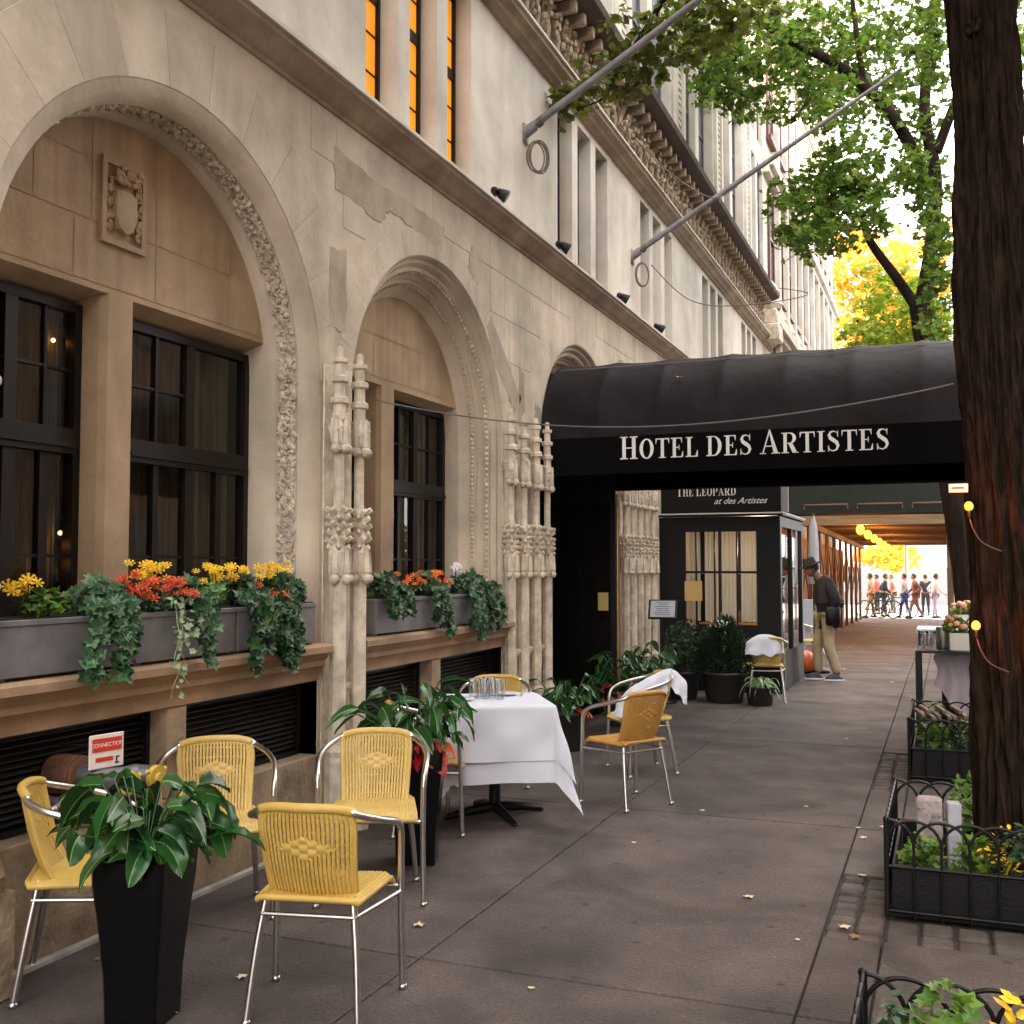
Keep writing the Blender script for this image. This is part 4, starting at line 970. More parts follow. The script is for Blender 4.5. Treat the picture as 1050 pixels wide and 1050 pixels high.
def spray(g, c, rad, n, s, shape=0, per=11):
    """leaves gathered on short twigs scattered through an ellipsoid"""
    for q in range(max(1, int(n/per))):
        while 1:
            v = Vector((rnd.uniform(-1, 1), rnd.uniform(-1, 1), rnd.uniform(-1, 1)))
            if v.length < 1: break
        p = Vector((c[0]+v.x*rad[0], c[1]+v.y*rad[1], c[2]+v.z*rad[2])); d = Vector((rnd.gauss(0, 1), rnd.gauss(0, 1), rnd.gauss(-.25, .4))).normalized(); L_ = s*rnd.uniform(2.5, 5)
        g.tube([p-d*L_*.6, p+d*L_*.5], s*.05, 3, False)
        for k in range(per): leafbit(g, p+d*L_*rnd.uniform(-.6, .6)+Vector((rnd.gauss(0, .8), rnd.gauss(0, .8), rnd.gauss(0, .45)))*s, s*rnd.uniform(.5, 1.25), (0, 0, 1) if rnd.random() < .6 else None, shape)
# ------------------------------------------------------------ trees
def trunk(pts, rs, n=72, seg=10, amp=.10, seed=0, frq=9):
    P = bez(pts, seg); K = len(P); g = M(); rows = []
    for i, p in enumerate(P):
        t = i/(K-1)*(len(rs)-1); a = int(min(t, len(rs)-2)); r = lerp(rs[a], rs[a+1], t-a)
        row = []
        for q in range(n):
            th = 2*math.pi*q/n
            nv = noise.noise(Vector((math.cos(th)*2.2*3, math.sin(th)*2.2*3, p.z*1.3+seed)))
            rd = 1-abs(noise.noise(Vector((math.cos(th)*frq, math.sin(th)*frq, p.z*2.6+seed*3))))*2.6
            k = r*(1+amp*.95*nv+amp*rd*.45); row.append((p.x+k*math.cos(th), p.y+k*math.sin(th), p.z))
        rows.append(row)
    return g.grid(rows, True)
near = empty('street_tree', (.36, 5.95, 0), 0, 'large dark rough-barked tree rising from the nearest fenced pit at the right edge', 'tree')
NI = Matrix.Translation((-.36, -5.95, 0))
g = trunk([(.40, 5.95, -.02), (.375, 5.95, .35), (.35, 5.95, 1.1), (.295, 5.95, 2.1), (.265, 5.95, 3.0), (.245, 5.95, 3.8), (.205, 5.95, 5.0), (.22, 5.97, 6.4)], [.27, .225, .21, .170, .185, .150, .142, .13], n=260, seg=64, amp=.26, frq=8)
for q in range(14): lump(g, (.19+rnd.uniform(-.03, .03), 5.80, 4.35+rnd.uniform(-.025, .025)), .02)
o = g.build('trunk', bark, near, True); o.matrix_parent_inverse = NI
g = M(); limbs = [([(.2, 5.95, 5.6), (-.4, 6.8, 7.0), (-1.2, 8.6, 7.6), (-2.2, 9.6, 7.1), (-2.9, 9.8, 6.3)], [.09, .06, .04, .015]), ([(.2, 5.97, 6.3), (.9, 6.8, 7.8), (1.5, 7.5, 9)], [.11, .08, .04]), ([(.2, 5.97, 6.3), (-.5, 5.0, 7.6), (-1.2, 4.0, 8.6)], [.10, .07, .03]), ([(.2, 5.97, 6.3), (.7, 4.6, 7.4), (1.4, 3.2, 8.2)], [.10, .07, .03])]
for P, r in limbs:
    P = bez(P, 6); K = len(P); g.tube(P, [lerp(r[0], r[-1], i/(K-1)) for i in range(K)], 10)
for P in ([(-1.6, 9.2, 7.4), (-1.9, 9.5, 6.9), (-2.3, 9.6, 6.5)], [(-2.9, 9.8, 6.3), (-3.0, 9.8, 6.15), (-3.2, 9.7, 6.05)]): g.tube(bez(P, 5), [.016]*6+[.008]*5, 6)
o = g.build('limb', bark, near, True); o.matrix_parent_inverse = NI
g = M()
for c, rad, n in (((-2.72, 8.1, 5.40), (.36, .3, .07), 110), ((-2.30, 8.0, 5.52), (.4, .35, .15), 200), ((-1.95, 8.0, 5.70), (.42, .4, .20), 260), ((-1.65, 8.1, 5.86), (.32, .4, .16), 150), ((-1.35, 8.2, 5.98), (.30, .4, .10), 50), ((-2.3, 8.0, 5.85), (.25, .3, .12), 30),
                  ((-.6, 5.4, 8.4), (2.2, 2.0, 1.3), 1800), ((1.2, 6.8, 8.5), (2.2, 2.6, 1.6), 2200), ((.6, 3.4, 8.0), (2.0, 2.0, 1.2), 1500), ((1.8, 4.5, 7.5), (1.4, 2.4, 1.2), 1200), ((.8, 3.2, 8.2), (3.2, 4.5, 1.2), 5200)):  # last broad clump is unseen, added to shade the pits and pavement
    if n < 1000: kk = 1.2; spray(g, (c[0]*kk+.08, c[1]*kk, EYE+(c[2]-EYE)*kk), (rad[0]*kk, rad[1]*kk, rad[2]*kk*1.1), int(n*1.3), .055, 2, 8)
    else: foliage(g, c, rad, n, .08 if n < 5000 else .12, 2)
o = g.build('crown', T_near, near); o.matrix_parent_inverse = NI
# low shoots at the right of the trunk
def tree(name, label, base, pts, rs, limbs, clumps, leafm, ls, shape=1, barkm=bark_far, group=None, n=20):
    e = empty(name, base, 0, label, 'tree', group); I = Matrix.Translation((-base[0], -base[1], -base[2]))
    g = trunk(pts, rs, n=n, seg=8, amp=.12, seed=base[1]); o = g.build('trunk', barkm, e, True); o.matrix_parent_inverse = I
    if limbs:
        g = M()
        for P, r0, r1 in limbs:
            P = bez(P, 6); K = len(P); g.tube(P, [lerp(r0, r1, i/(K-1)) for i in range(K)], 8)
        o = g.build('limb', barkm, e, True); o.matrix_parent_inverse = I
    for lm, cl in (clumps if isinstance(clumps, dict) else {leafm: clumps}).items():
        g = M()
        for c, rad, k in cl: spray(g, c, rad, k, ls, shape)
        o = g.build('crown', lm, e); o.matrix_parent_inverse = I
    return e
def pxw(x, y, Y):
    a = math.radians(21.94); X = 0
    t = math.tan(math.atan((x-525)/1100)-a); X = Y*t; d = -math.sin(a)*X+math.cos(a)*Y
    return (X, Y, EYE+(580-y)/1100*d)
K = []
r2_ = random.Random(3)
for x, y, rx, rz_, n in ((700, 25, 50, 30, 140), (750, 50, 60, 40, 260), (790, 15, 60, 45, 260), (830, 60, 45, 45, 220), (730, 85, 35, 22, 80), (770, 95, 35, 18, 80), (860, 25, 60, 45, 240),
                       (900, 60, 50, 50, 170), (940, 30, 50, 50, 220), (880, 110, 40, 30, 100), (925, 120, 40, 35, 90), (870, 170, 55, 30, 150), (845, 205, 45, 30, 200), (880, 215, 40, 25, 120),
                       (905, 195, 35, 30, 90), (835, 235, 35, 16, 120), (865, 240, 20, 10, 50), (955, 90, 20, 60, 80), (950, 170, 25, 40, 90), (965, 220, 20, 40, 90), (900, 150, 50, 25, 80), (845, 90, 25, 25, 40), (970, 290, 14, 40, 80), (960, 345, 16, 20, 60),
                       (820, 190, 25, 25, 60), (975, 390, 12, 25, 50), (1045, 40, 18, 70, 200), (1050, 150, 14, 60, 120), (1047, 260, 12, 60, 60)):
    for q in range(3):
        Y = r2_.uniform(14.2, 18.5); c = pxw(x+r2_.uniform(-.5, .5)*rx, y+r2_.uniform(-.4, .4)*rz_, Y); k = Y/1100*1.0
        K.append((c, (rx*k*.80, .7, rz_*k*.9), int(n*1.25)))
tree('street_tree', 'forked green tree beyond the awning with leaves against the sky', (.45, 17, 0),
     [(.47, 17, -.02), (.36, 17, 1.4), (.05, 17, 3.4), (-.2, 17, 4.9), (-.27, 17, 5.5)], [.30, .24, .18, .14, .14],
     [([(-.27, 17, 5.4), (-.60, 16.9, 5.95), (-.95, 16.8, 6.5), (-1.05, 16.8, 6.9)], .09, .05), ([(-.27, 17, 5.4), (-.12, 17, 6.2), (-.02, 17, 7.4), (-.15, 17, 8.6), (.1, 17, 10.5)], .12, .07),
      ([(-.05, 17, 7.2), (-.6, 16.9, 8.4), (-1.3, 16.5, 9.1), (-2.2, 16, 9.6), (-2.9, 15.5, 10.2)], .10, .05), ([(-1.0, 16.7, 8.9), (-1.1, 16.7, 9.8), (-1.2, 16.7, 10.8)], .05, .03), ([(0, 17, 7.8), (.5, 17, 9), (1.2, 17, 10)], .08, .04)],
     K, T_green, .070, 1, n=40)
K = []
for q in range(46):
    x = r2_.uniform(858, 985); y = r2_.uniform(235, 375); Y = r2_.uniform(58, 66); c = pxw(x, y, Y); K.append((c, (1.5, 1.5, 1.1), 240))
for q in range(16):
    x = r2_.uniform(880, 925); y = r2_.uniform(562, 580); Y = r2_.uniform(58, 66); c = pxw(x, y, Y); K.append((c, (1.0, 1.2, .35), 130))
for q in range(14):
    x = r2_.uniform(870, 1040); y = r2_.uniform(380, 560); Y = r2_.uniform(60, 64); c = pxw(x, y, Y); K.append((c, (1.6, 1.5, 1.3), 200))
tree('autumn_tree', 'golden autumn tree glowing at the far end of the street', (2.4, 62, -.6), [(2.4, 62, -.8), (2.3, 62, 4), (1, 62, 8), (-1.4, 62, 14)], [.4, .35, .25, .1],
     [([(1.6, 62, 6), (-2, 62, 9), (-4, 62, 13)], .2, .05), ([(1.5, 62, 7), (1.5, 62, 10), (2.5, 62, 14)], .2, .05)], K, T_gold, .17, 1)
K = []
for x, y, rx, n in ((920, 300, 34, 200), (900, 330, 30, 200), (935, 330, 30, 200), (890, 350, 24, 160), (950, 300, 22, 120), (925, 350, 40, 240), (965, 340, 20, 160), (905, 280, 20, 70)):
    for q in range(2): Y = r2_.uniform(27, 31); c = pxw(x, y, Y); K.append((c, (rx/1100*Y*.85, 1.0, .6), int(n*1.2)))
tree('street_tree', 'yellow green tree crown low over the shed, before the golden tree', (.9, 29, -.2), [(.9, 29, -.2), (.8, 29, 3), (.2, 29, 6), (-.2, 29, 9)], [.2, .16, .12, .05], [([(.5, 29, 4.5), (-.8, 29, 6.5), (-2, 29, 8)], .08, .03)], K, T_lime, .10, 1)
# ------------------------------------------------------------ warm bulbs on the big tree
def treebulb(X, Z, Y, lab):
    e = empty('light_bulb', (X, Y, Z), 0, lab, 'lamp', 'amber bulbs fixed to the big tree')
    g = M(); g.ball((0, 0, 0), .021, 12, (1, 1, 1.15), 8); g.build('bulb', glow('tree bulb', (1, .30, .03), .6), e, True)
    g = M(); g.tube([(0, .0, -.055), (0, 0, -.02)], .012, 8); g.build('socket', iron, e, True)
    g = M(); g.tube(bez([(0, 0, -.05), (.02, -.01, -.12), (.06, -.01, -.18), (.14, .0, -.22)], 6), .004, 5); g.build('cord', mat('pale cord', (.10, .05, .035), .6), e, True)
    pl = bpy.data.lights.new('bulb_light', 'POINT'); pl.energy = .7; pl.color = (1, .24, .03); pl.shadow_soft_size = .02; po = bpy.data.objects.new('bulb_light', pl); COL.objects.link(po); po.location = (0, -.03, .0); po.parent = e
treebulb(.115, 1.91, 5.70, 'upper glowing amber bulb on the big tree trunk')
treebulb(.135, 1.33, 5.68, 'lower glowing amber bulb on the big tree trunk')
g = M(); g.bbox(-.045, .045, -.004, .004, -.022, .022, .002); e = g.build('tree_tag', mat('white plastic', (.7, .68, .68), .4)); e.location = (.07, 5.76, 2.005)
tag(e, 'small white tag fixed high on the left side of the tree trunk', 'tag')
g = M(); g.box(-.03, .025, -.0065, -.0045, -.003, .003); g.build('mark', iron, e)
# ------------------------------------------------------------ tree pit fences
def fence(x0, x1, y0, y1, h, label, board=True):
    e = empty('tree_pit_fence', (x0, y0, 0), 0, label, 'fence', 'low hooped fences round the tree pits')
    W, D = x1-x0, y1-y0
    def side(p, q, name='hoop_panel'):
        g = M(); p = Vector(p); q = Vector(q); L_ = (q-p).length; d = (q-p)/L_; n = max(3, round(L_/.115)); st = L_/n; hw = st*1.0
        for i in range(-1, n):
            a = i*st; b = a+2*st
            pts = []
            for k in range(15):
                t = math.pi*(1-k/14); u = (a+b)/2+hw*math.cos(t); z = h-hw*.95+hw*.95*math.sin(t)
                if u < -1e-4 or u > L_+1e-4: continue
                pts.append(p+d*u+Vector((0, 0, z)))
            if len(pts) > 2: g.tube(pts, .0075, 6)
        for i in range(n+1): g.tube([p+d*(i*st), p+d*(i*st)+Vector((0, 0, h-hw*.9))], .0075, 6)
        for z in (.03, h*.52): g.tube([p+Vector((0, 0, z)), q+Vector((0, 0, z))], .008, 6)
        g.build(name, iron, e, True)
    side((0, 0, 0), (W, 0, 0)); side((0, 0, 0), (0, D, 0)); side((0, D, 0), (W, D, 0)); side((W, 0, 0), (W, D, 0))
    for x in (0, W):
        for y in (0, D): g = M(); g.tube([(x, y, 0), (x, y, h+.0)], .012, 8); g.ball((x, y, h), .015, 8); g.build('corner_post', iron, e, True)
    if board:
        g = M(); t = .022; g.box(t, W-t, t, t+.012, .0, .235); g.box(t, t+.012, t+.013, D-t, 0, .235); g.box(t+.013, W-t, D-t-.012, D-t, 0, .235); g.build('border_board', iron, e)
    return e
fence(-.24, 1.15, 1.80, 3.30, .45, 'low black hooped fence at the bottom right corner, nearest of all')
fence(-.275, 1.15, 5.33, 6.32, .445, 'low black hooped fence round the big tree with grey stones inside')
fence(-.275, 1.15, 8.73, 9.93, .46, 'low black hooped fence beyond the big tree, in front of the black metal table')
def clumpplant(c, rad, n, s, m, label, name='bedding_plant', cat='plant', shape=0, group=None):
    g = M(); foliage(g, (0, 0, rad[2]*.6), rad, n, s, shape, nrm=(0, -.3, 1))
    for q in range(6): t = rnd.random()*6.28; g.tube([(0, 0, -.03), (rad[0]*.5*math.cos(t), rad[1]*.5*math.sin(t), rad[2]*.6)], .003, 4)
    o = g.build(name, m, None, False, c); return tag(o, label, cat, group)
clumpplant((-.02, 3.10, .15), (.10, .10, .24), 220, .035, L_lime, 'bright lime leafy plant in the nearest tree pit', shape=1)
clumpplant((-.14, 3.14, .13), (.07, .09, .22), 120, .03, L_ivy, 'dark green leafy plant left of the lime one in the nearest pit')
clumpplant((.14, 3.12, .16), (.06, .08, .22), 80, .03, P_yel, 'yellow flowers at the right of the nearest pit')
clumpplant((-.12, 5.50, .12), (.11, .09, .15), 200, .03, L_lime, 'pale lime plant left of the stones behind the hooped fence', shape=1)
clumpplant((.10, 5.52, .13), (.10, .08, .15), 190, .03, L_lime, 'lime plant between the stones and the tree trunk', shape=1)
clumpplant((.10, 6.12, .13), (.12, .09, .28), 200, .035, L_lime, 'tall lime plant just behind the grey stones')
clumpplant((.32, 5.47, .13), (.17, .08, .20), 240, .028, L_ivy, 'dark leafy plant with few flowers before the tree trunk')
clumpplant((.22, 5.45, .20), (.10, .05, .16), 40, .018, P_yel, 'small yellow flowers before the tree trunk')
clumpplant((-.1, 9.05, .12), (.12, .15, .28), 200, .04, L_lime, 'yellow green plant at the left of the farther tree pit', shape=1)
clumpplant((.12, 9.0, .12), (.14, .15, .24), 220, .04, L_ivy, 'dark plant in the middle of the farther tree pit')
clumpplant((.2, 9.1, .3), (.16, .12, .14), 90, .03, P_yel, 'yellow flowers in the farther tree pit')
clumpplant((.5, 9.2, .12), (.3, .2, .2), 200, .04, L_ivy, 'dark plant at the kerb side of the farther tree pit')
g = M(); g.bbox(-.075, .045, -.04, .04, 0, .33, .014)
for v in range(len(g.v)): x, y, z = g.v[v]; g.v[v] = (x+.02*z*noise.noise(Vector((z*5, 0, 0))), y, z)
for q in range(20): lump(g, (rnd.uniform(-.07, .04), -.04, rnd.uniform(.05, .32)), .012)
o = g.build('rough_stone', mat('mauve stone', (.34, .29, .29), .9, var=.4, vs=18, bump=1, bs=50), None, 'auto', (-.075, 5.75, .15)); tag(o, 'rough mauve-grey upright stone in the pit of the big tree', 'stone')
g = M(); g.bbox(-.032, .032, -.035, .035, 0, .31, .006); o = g.build('dressed_stone', mat('pale slate', (.42, .42, .46), .8, var=.2, vs=10), None, False, (.018, 5.76, .15), .15); tag(o, 'smooth pale slate slab leaning beside the rough stone in the pit', 'stone')
g = M()
for q in range(9): g.bbox(-.17+q*.038, -.138+q*.038, -.16, .16, .42+.03*math.sin(q*2), .45+.03*math.sin(q*2), .005)
o = g.build('wooden_slats', mat('grey driftwood', (.20, .14, .12), .8, var=.4, vs=6), None, False, (-.05, 8.9, .06), .2); tag(o, 'bundle of weathered wooden slats laid over the farther tree pit fence', 'slats')

for bx, by, lab in ((12.5, 4, 'unseen tree on the opposite kerb, added to cut the light'),):  # out of view, added to darken surfaces that face the camera
    K = [((bx+rnd.uniform(-2, 2), by+rnd.uniform(-2.6, 2.6), rnd.uniform(3.6, 9)), (1.4, 1.4, 1.1), 220) for q in range(16)]
    tree('street_tree', lab, (bx, by, -.15 if bx > 5 else 0), [(bx, by, -.2), (bx, by, 2.5), (bx+.2, by, 6)], [.22, .18, .1], [([(bx, by, 3), (bx-1, by+1, 6)], .1, .04), ([(bx, by, 3), (bx+1, by-1, 6)], .1, .04)], K, T_green, .16, 2)
# ------------------------------------------------------------ window boxes
def flowerbox(y0, y1, label):
    e = empty('window_box', (-3.50, (y0+y1)/2, 1.163), 0, label, 'window box', 'grey window boxes on the sills')
    w_ = (y1-y0)/2; g = M(); h = .235
    g.bbox(-.10, .088, -w_, w_, .012, h, .004); g.bbox(-.10, .095, -w_-.004, w_+.004, h-.02, h+.006, .004)
    for y in (-w_+.03, w_-.03): g.box(-.08, .07, y-.02, y+.02, 0, .012)
    g.build('box', lead, e)
    g = M(); g.box(-.09, .08, -w_+.01, w_-.01, h+.0065, h+.012); g.build('soil', soil, e); return e
flowerbox(3.14, 3.88, 'grey window box at the left end of the big arched window sill')
flowerbox(3.90, 4.64, 'middle grey window box of the big arched window, under the red flowers')
flowerbox(4.66, 5.40, 'grey window box at the right end of the big arched sill, under ivy')
flowerbox(6.12, 7.10, 'grey window box at the left of the smaller arched window sill')
flowerbox(7.12, 8.10, 'grey window box at the right of the smaller arched window sill')
def ivy(y, w_, drop, n, m, label, s=.044, top=.12):
    n = int(n*1.35); g = M(); z0 = 1.40
    foliage(g, (0, 0, .05), (.10, w_, top), n//3, s, 1, nrm=(.5, -.3, .9))
    nst = max(3, int(w_*28))
    for q in range(nst):
        yy = rnd.uniform(-w_, w_); L_ = drop*rnd.choice((.3, .5, .7, .85, 1.05))*(1-.3*abs(yy/w_)); P = [(.0, yy, .03), (.10, yy, .06), (.135, yy+rnd.uniform(-.02, .02), -.04)]
        z = -.04
        while z > -L_: z -= .06; P.append((.135+rnd.uniform(-.015, .03), P[-1][1]+rnd.uniform(-.025, .025), z))
        P = bez(P, 4); g.tube(P, .002, 4)
        k = int(n*.66/nst)
        for _ in range(k):
            p = P[int(rnd.random()**.85*(len(P)-1))]; leafbit(g, (p.x+rnd.uniform(-.01, .035), p.y+rnd.gauss(0, .022), p.z+rnd.uniform(-.02, .02)), s*rnd.uniform(.55, 1.15), (1, -.35, .45), 1)
    return tag(g.build('ivy_plant', m, None, False, (-3.49, y, z0)), label, 'plant', 'ivy trailing from the window boxes')
ivy(3.74, .15, .32, 330, L_ivyb, 'blue green ivy trailing over the left window box')
ivy(4.32, .12, .24, 230, L_ivyb, 'thin ivy trailing beside the orange red flowers')
ivy(4.80, .13, .36, 330, L_ivy, 'dark ivy trailing over the right window box beside the yellow flowers')
ivy(5.16, .17, .40, 620, L_ivy, 'biggest dark ivy cascading over the right end of the big window sill', top=.12)
ivy(4.16, .10, .50, 60, L_pale, 'wispy ivy strand hanging lowest below the middle window box', .025, .03)
ivy(6.35, .16, .12, 260, L_ivy, 'low dark ivy at the left end of the second sill')
ivy(6.95, .16, .28, 300, L_ivy, 'dark ivy hanging in the middle of the second sill')
ivy(7.75, .26, .34, 620, L_ivy, 'wide dark ivy hanging over the right end of the second sill')
def flowers(y, w_, n, m, label, name='flowering_plant', h=.14, x=.0):
    n = int(n*1.05); w_ *= 1.25; g = M(); g.m = 1
    foliage(g, (0, 0, h*.35), (.08, w_, h*.45), n*2, .026, 0)
    g.m = 0
    for q in range(n):
        c = Vector((rnd.gauss(0, .035), rnd.uniform(-w_, w_), h+rnd.uniform(-.055, .03))); g.m = 1; g.tube([(c.x*.5, c.y*.6, 0), c], .002, 4, False); g.m = 0
        nn = Vector((.6+rnd.gauss(0, .3), -.5+rnd.gauss(0, .3), .7)).normalized(); a = nn.cross(Vector((0, 0, 1))).normalized(); b = nn.cross(a); r = rnd.uniform(.018, .030)
        for k in range(7):
            t = k*math.pi*2/7; u = a*math.cos(t)+b*math.sin(t); v = a*math.cos(t+.5)+b*math.sin(t+.5); g.add([c, c+u*r+nn*r*.5, c+(u+v).normalized()*r*1.25+nn*r*.3, c+v*r+nn*r*.5], [(0, 1, 2, 3)])
        g.ball(c+nn*r*.25, r*.45, 5, m=3)
    return tag(g.build(name, [m, L_ivy], None, False, (-3.49+x, y, 1.41)), label, 'flowers', 'flowers in the window boxes')
flowers(4.10, .12, 26, P_yel, 'yellow flowers left of the window pillar on the big sill', h=.19)
flowers(3.38, .10, 10, P_yel, 'small yellow flowers at the far left end of the big sill', h=.12)
flowers(4.06, .15, 30, P_red, 'orange red flowers in front of the yellow ones on the big sill', h=.11, x=.07)
flowers(3.90, .06, 8, P_red, 'few reddish blooms just left of the orange red flowers', h=.15, x=.03)
flowers(4.62, .12, 26, P_yel, 'yellow flowers right of the window pillar on the big sill', h=.18)
flowers(5.07, .12, 18, P_yel, 'yellow orange flowers high in the ivy at the right end of the big sill', h=.20)
flowers(4.98, .10, 6, P_red, 'few orange blooms low in the right end ivy', h=.08, x=.08)
flowers(6.98, .30, 34, P_org, 'orange yellow flowers along the second sill', h=.13)
flowers(7.45, .10, 12, P_wht, 'white flowers standing up on the second sill', h=.19)
clumpplant((-3.45, 3.40, 1.43), (.07, .11, .06), 90, .028, L_lime, 'lime green plant at the far left end of the big sill', shape=1)
clumpplant((-3.44, 4.48, 1.44), (.06, .09, .06), 80, .028, mat('mint leaf', (.16, .30, .10), .5, island=.3, transl=.2), 'mint green plant beside the yellow flowers right of the window pillar', shape=1)
# ------------------------------------------------------------ chairs
def ribsheet(P, N_, ribs, amp, th, g, rows):
    """closed woven sheet from P(u,v)->(point, normal); narrow open slits between the strands where N_"""
    K_ = 8 if N_ else 6; nu = ribs*K_
    for sgn in (1, -1):
        V = []; D = []
        for j in range(rows+1):
            v = j/rows
            for i in range(nu+1):
                u = i/nu; p, n = P(u, v); e = abs(math.sin(math.pi*u*ribs))
                dm = max(0, 1-abs(u-.5)/.34-abs(v-.58)/.13) if N_ else 0; D.append(dm > .02)
                if dm > .02: h = amp*(.25+1.0*abs(math.sin(v*rows/7*math.pi+(int(u*ribs/2) % 2)*1.57)))
                else: h = amp*e*(.80+.20*math.sin(v*rows*math.pi/3+(int(u*ribs) % 2)*math.pi))
                V.append(p+n*sgn*(th/2+h))
        F = []
        for j in range(rows):
            for i in range(nu):
                k = j*(nu+1)+i
                if N_ and i % K_ in (0, K_-1) and K_ < i < nu-K_ and 3 < j < rows-5 and j % 9 and not D[k]: continue
                f = (k, k+1, k+nu+2, k+nu+1); F.append(f if sgn > 0 else f[::-1])
        g.add(V, F)
def make_chair(m, name='bistro_chair'):
    root = empty(name)
    def back(u, v):
        s = u*2-1; z = .425+.325*v+.018*v*v*(1-s**4); w_ = .158+.022*v-.010*max(0, v-.8)*5
        y = -.165-.075*v**.9+.045*s*s-.035*(1-v)**4*-1
        if v < .12: y += .0
        return Vector((s*w_, y, z)), Vector((-s*.30, 1, .2)).normalized()
    g = M(); ribsheet(back, True, 22, .0048, .009, g, 72)
    P = [back(u, 1)[0]+Vector((0, 0, .0)) for u in [i/24 for i in range(25)]]; g.tube(P, .0175, 10)
    for u in (0, 1): g.tube([back(u, v/16)[0] for v in range(17)], .0095, 8)
    g.tube([back(i/24, 0)[0] for i in range(25)], .010, 8)
    g.build('backrest', m, root, True)
    def seat(u, v):
        s = u*2-1; t = v*2-1
        w_ = .185+.03*v; x = s*w_; y = lerp(-.19, .215, v); z = .440-.012*(1-s*s)*(1-t*t)
        if v > .86: k = (v-.86)/.14; z -= .030*k*k; y -= .012*k
        if abs(s) > .86: z -= .012*((abs(s)-.86)/.14)**2
        cr = max(0, abs(s)-.8)/.2; y = lerp(y, y*(1-.10*cr*cr), 1 if v > .5 else .5)
        return Vector((x, y, z)), Vector((0, 0, 1))
    g = M(); ribsheet(seat, False, 26, .0042, .012, g, 40)
    ed = [seat(i/20, 0)[0] for i in range(21)]+[seat(1, i/12)[0] for i in range(1, 13)]+[seat(1-i/20, 1)[0] for i in range(1, 21)]+[seat(0, 1-i/12)[0] for i in range(1, 13)]
    g.tube(ed, .0125, 8, False)
    g.build('seat', m, root, True)
    r = .0135
    for s in (-1, 1):
        g = M(); g.tube(bez([(s*.255, .185, .004), (s*.25, .175, .30), (s*.252, .165, .56)], 6), r, 10); g.lathe([(0, 0), (.016, 0), (.016, .02), (0, .022)], (s*.255, .185, 0), 10); g.build('leg', alum, root, True)
        g = M(); g.tube(bez([(s*.205, -.225, .004), (s*.185, -.185, .25), (s*.160, -.150, .445)], 6), r, 10); g.lathe([(0, 0), (.016, 0), (.016, .02), (0, .022)], (s*.205, -.225, 0), 10); g.build('leg', alum, root, True)
        g = M(); g.tube([(s*.251, .172, .375), (s*.172, -.172, .375)], .009, 8); g.build('stretcher', alum, root, True)
    g = M(); h = [(.252, .165, .555), (.256, .145, .615), (.262, .08, .655), (.262, -.02, .685), (.238, -.12, .712), (.19, -.190, .738), (.165, -.20, .755)]
    P = bez(h, 8); g.tube(P+[back(1-i/10, 1)[0] for i in range(1, 10)]+[Vector((-p.x, p.y, p.z)) for p in P[::-1]], r, 12); g.build('arm_rail', alum, root, True)
    for y, w_, z in ((-.17, .172, .375), (.17, .25, .395)): g = M(); g.tube([(-w_, y, z), (w_, y, z)], .009, 8); g.build('stretcher', alum, root, True)
    return root
GRP = 'yellow woven bistro chairs with aluminium legs'
protos = {}
def chair(c, f, label, m=wicker):
    key = m.name
    if key not in protos: protos[key] = o = make_chair(m)
    else: o = copy_tree(protos[key])
    o.location = (c[0], c[1], gz(c[1])); o.rotation_euler.z = math.atan2(-f[0], f[1]); tag(o, label, 'chair', GRP); return o
chair((-2.165, 3.50), (-.22, .975), 'nearest yellow woven chair, seen from behind on the open sidewalk')
chair((-2.64, 4.72), (.42, -.90), 'pale yellow woven chair facing us before the planter with red leaves', wicker2)
chair((-3.20, 4.22), (.62, -.78), 'pale yellow woven chair by the wall under the black grille, behind the nearest planter', wicker2)
chair((-3.14, 3.34), (.80, .60), 'yellow woven chair seen side on at the far left edge of the photo')
chair((-2.05, 7.19), (-.85, .53), 'amber woven chair standing alone right of the white table, back towards the street', wicker3)
chair((-2.26, 8.32), (-.80, -.60), 'woven chair with white jacket draped over it, behind the lone amber chair', wicker2)
chair((-3.14, 7.45), (.3, -.95), 'yellow woven chair tucked behind the white table, only its rounded top showing', wicker)
chair((-3.0, 6.02), (.82, .57), 'woven chair at the left side of the white table, mostly hidden by leaves', wicker3)
chair((-2.02, 13.15), (-.25, .97), 'woven chair with white cloth beside the small potted plant near the vestibule', wicker2)
chair((-2.12, 17.9), (.95, .3), 'yellow woven chair beside the man in the dark jacket', wicker)
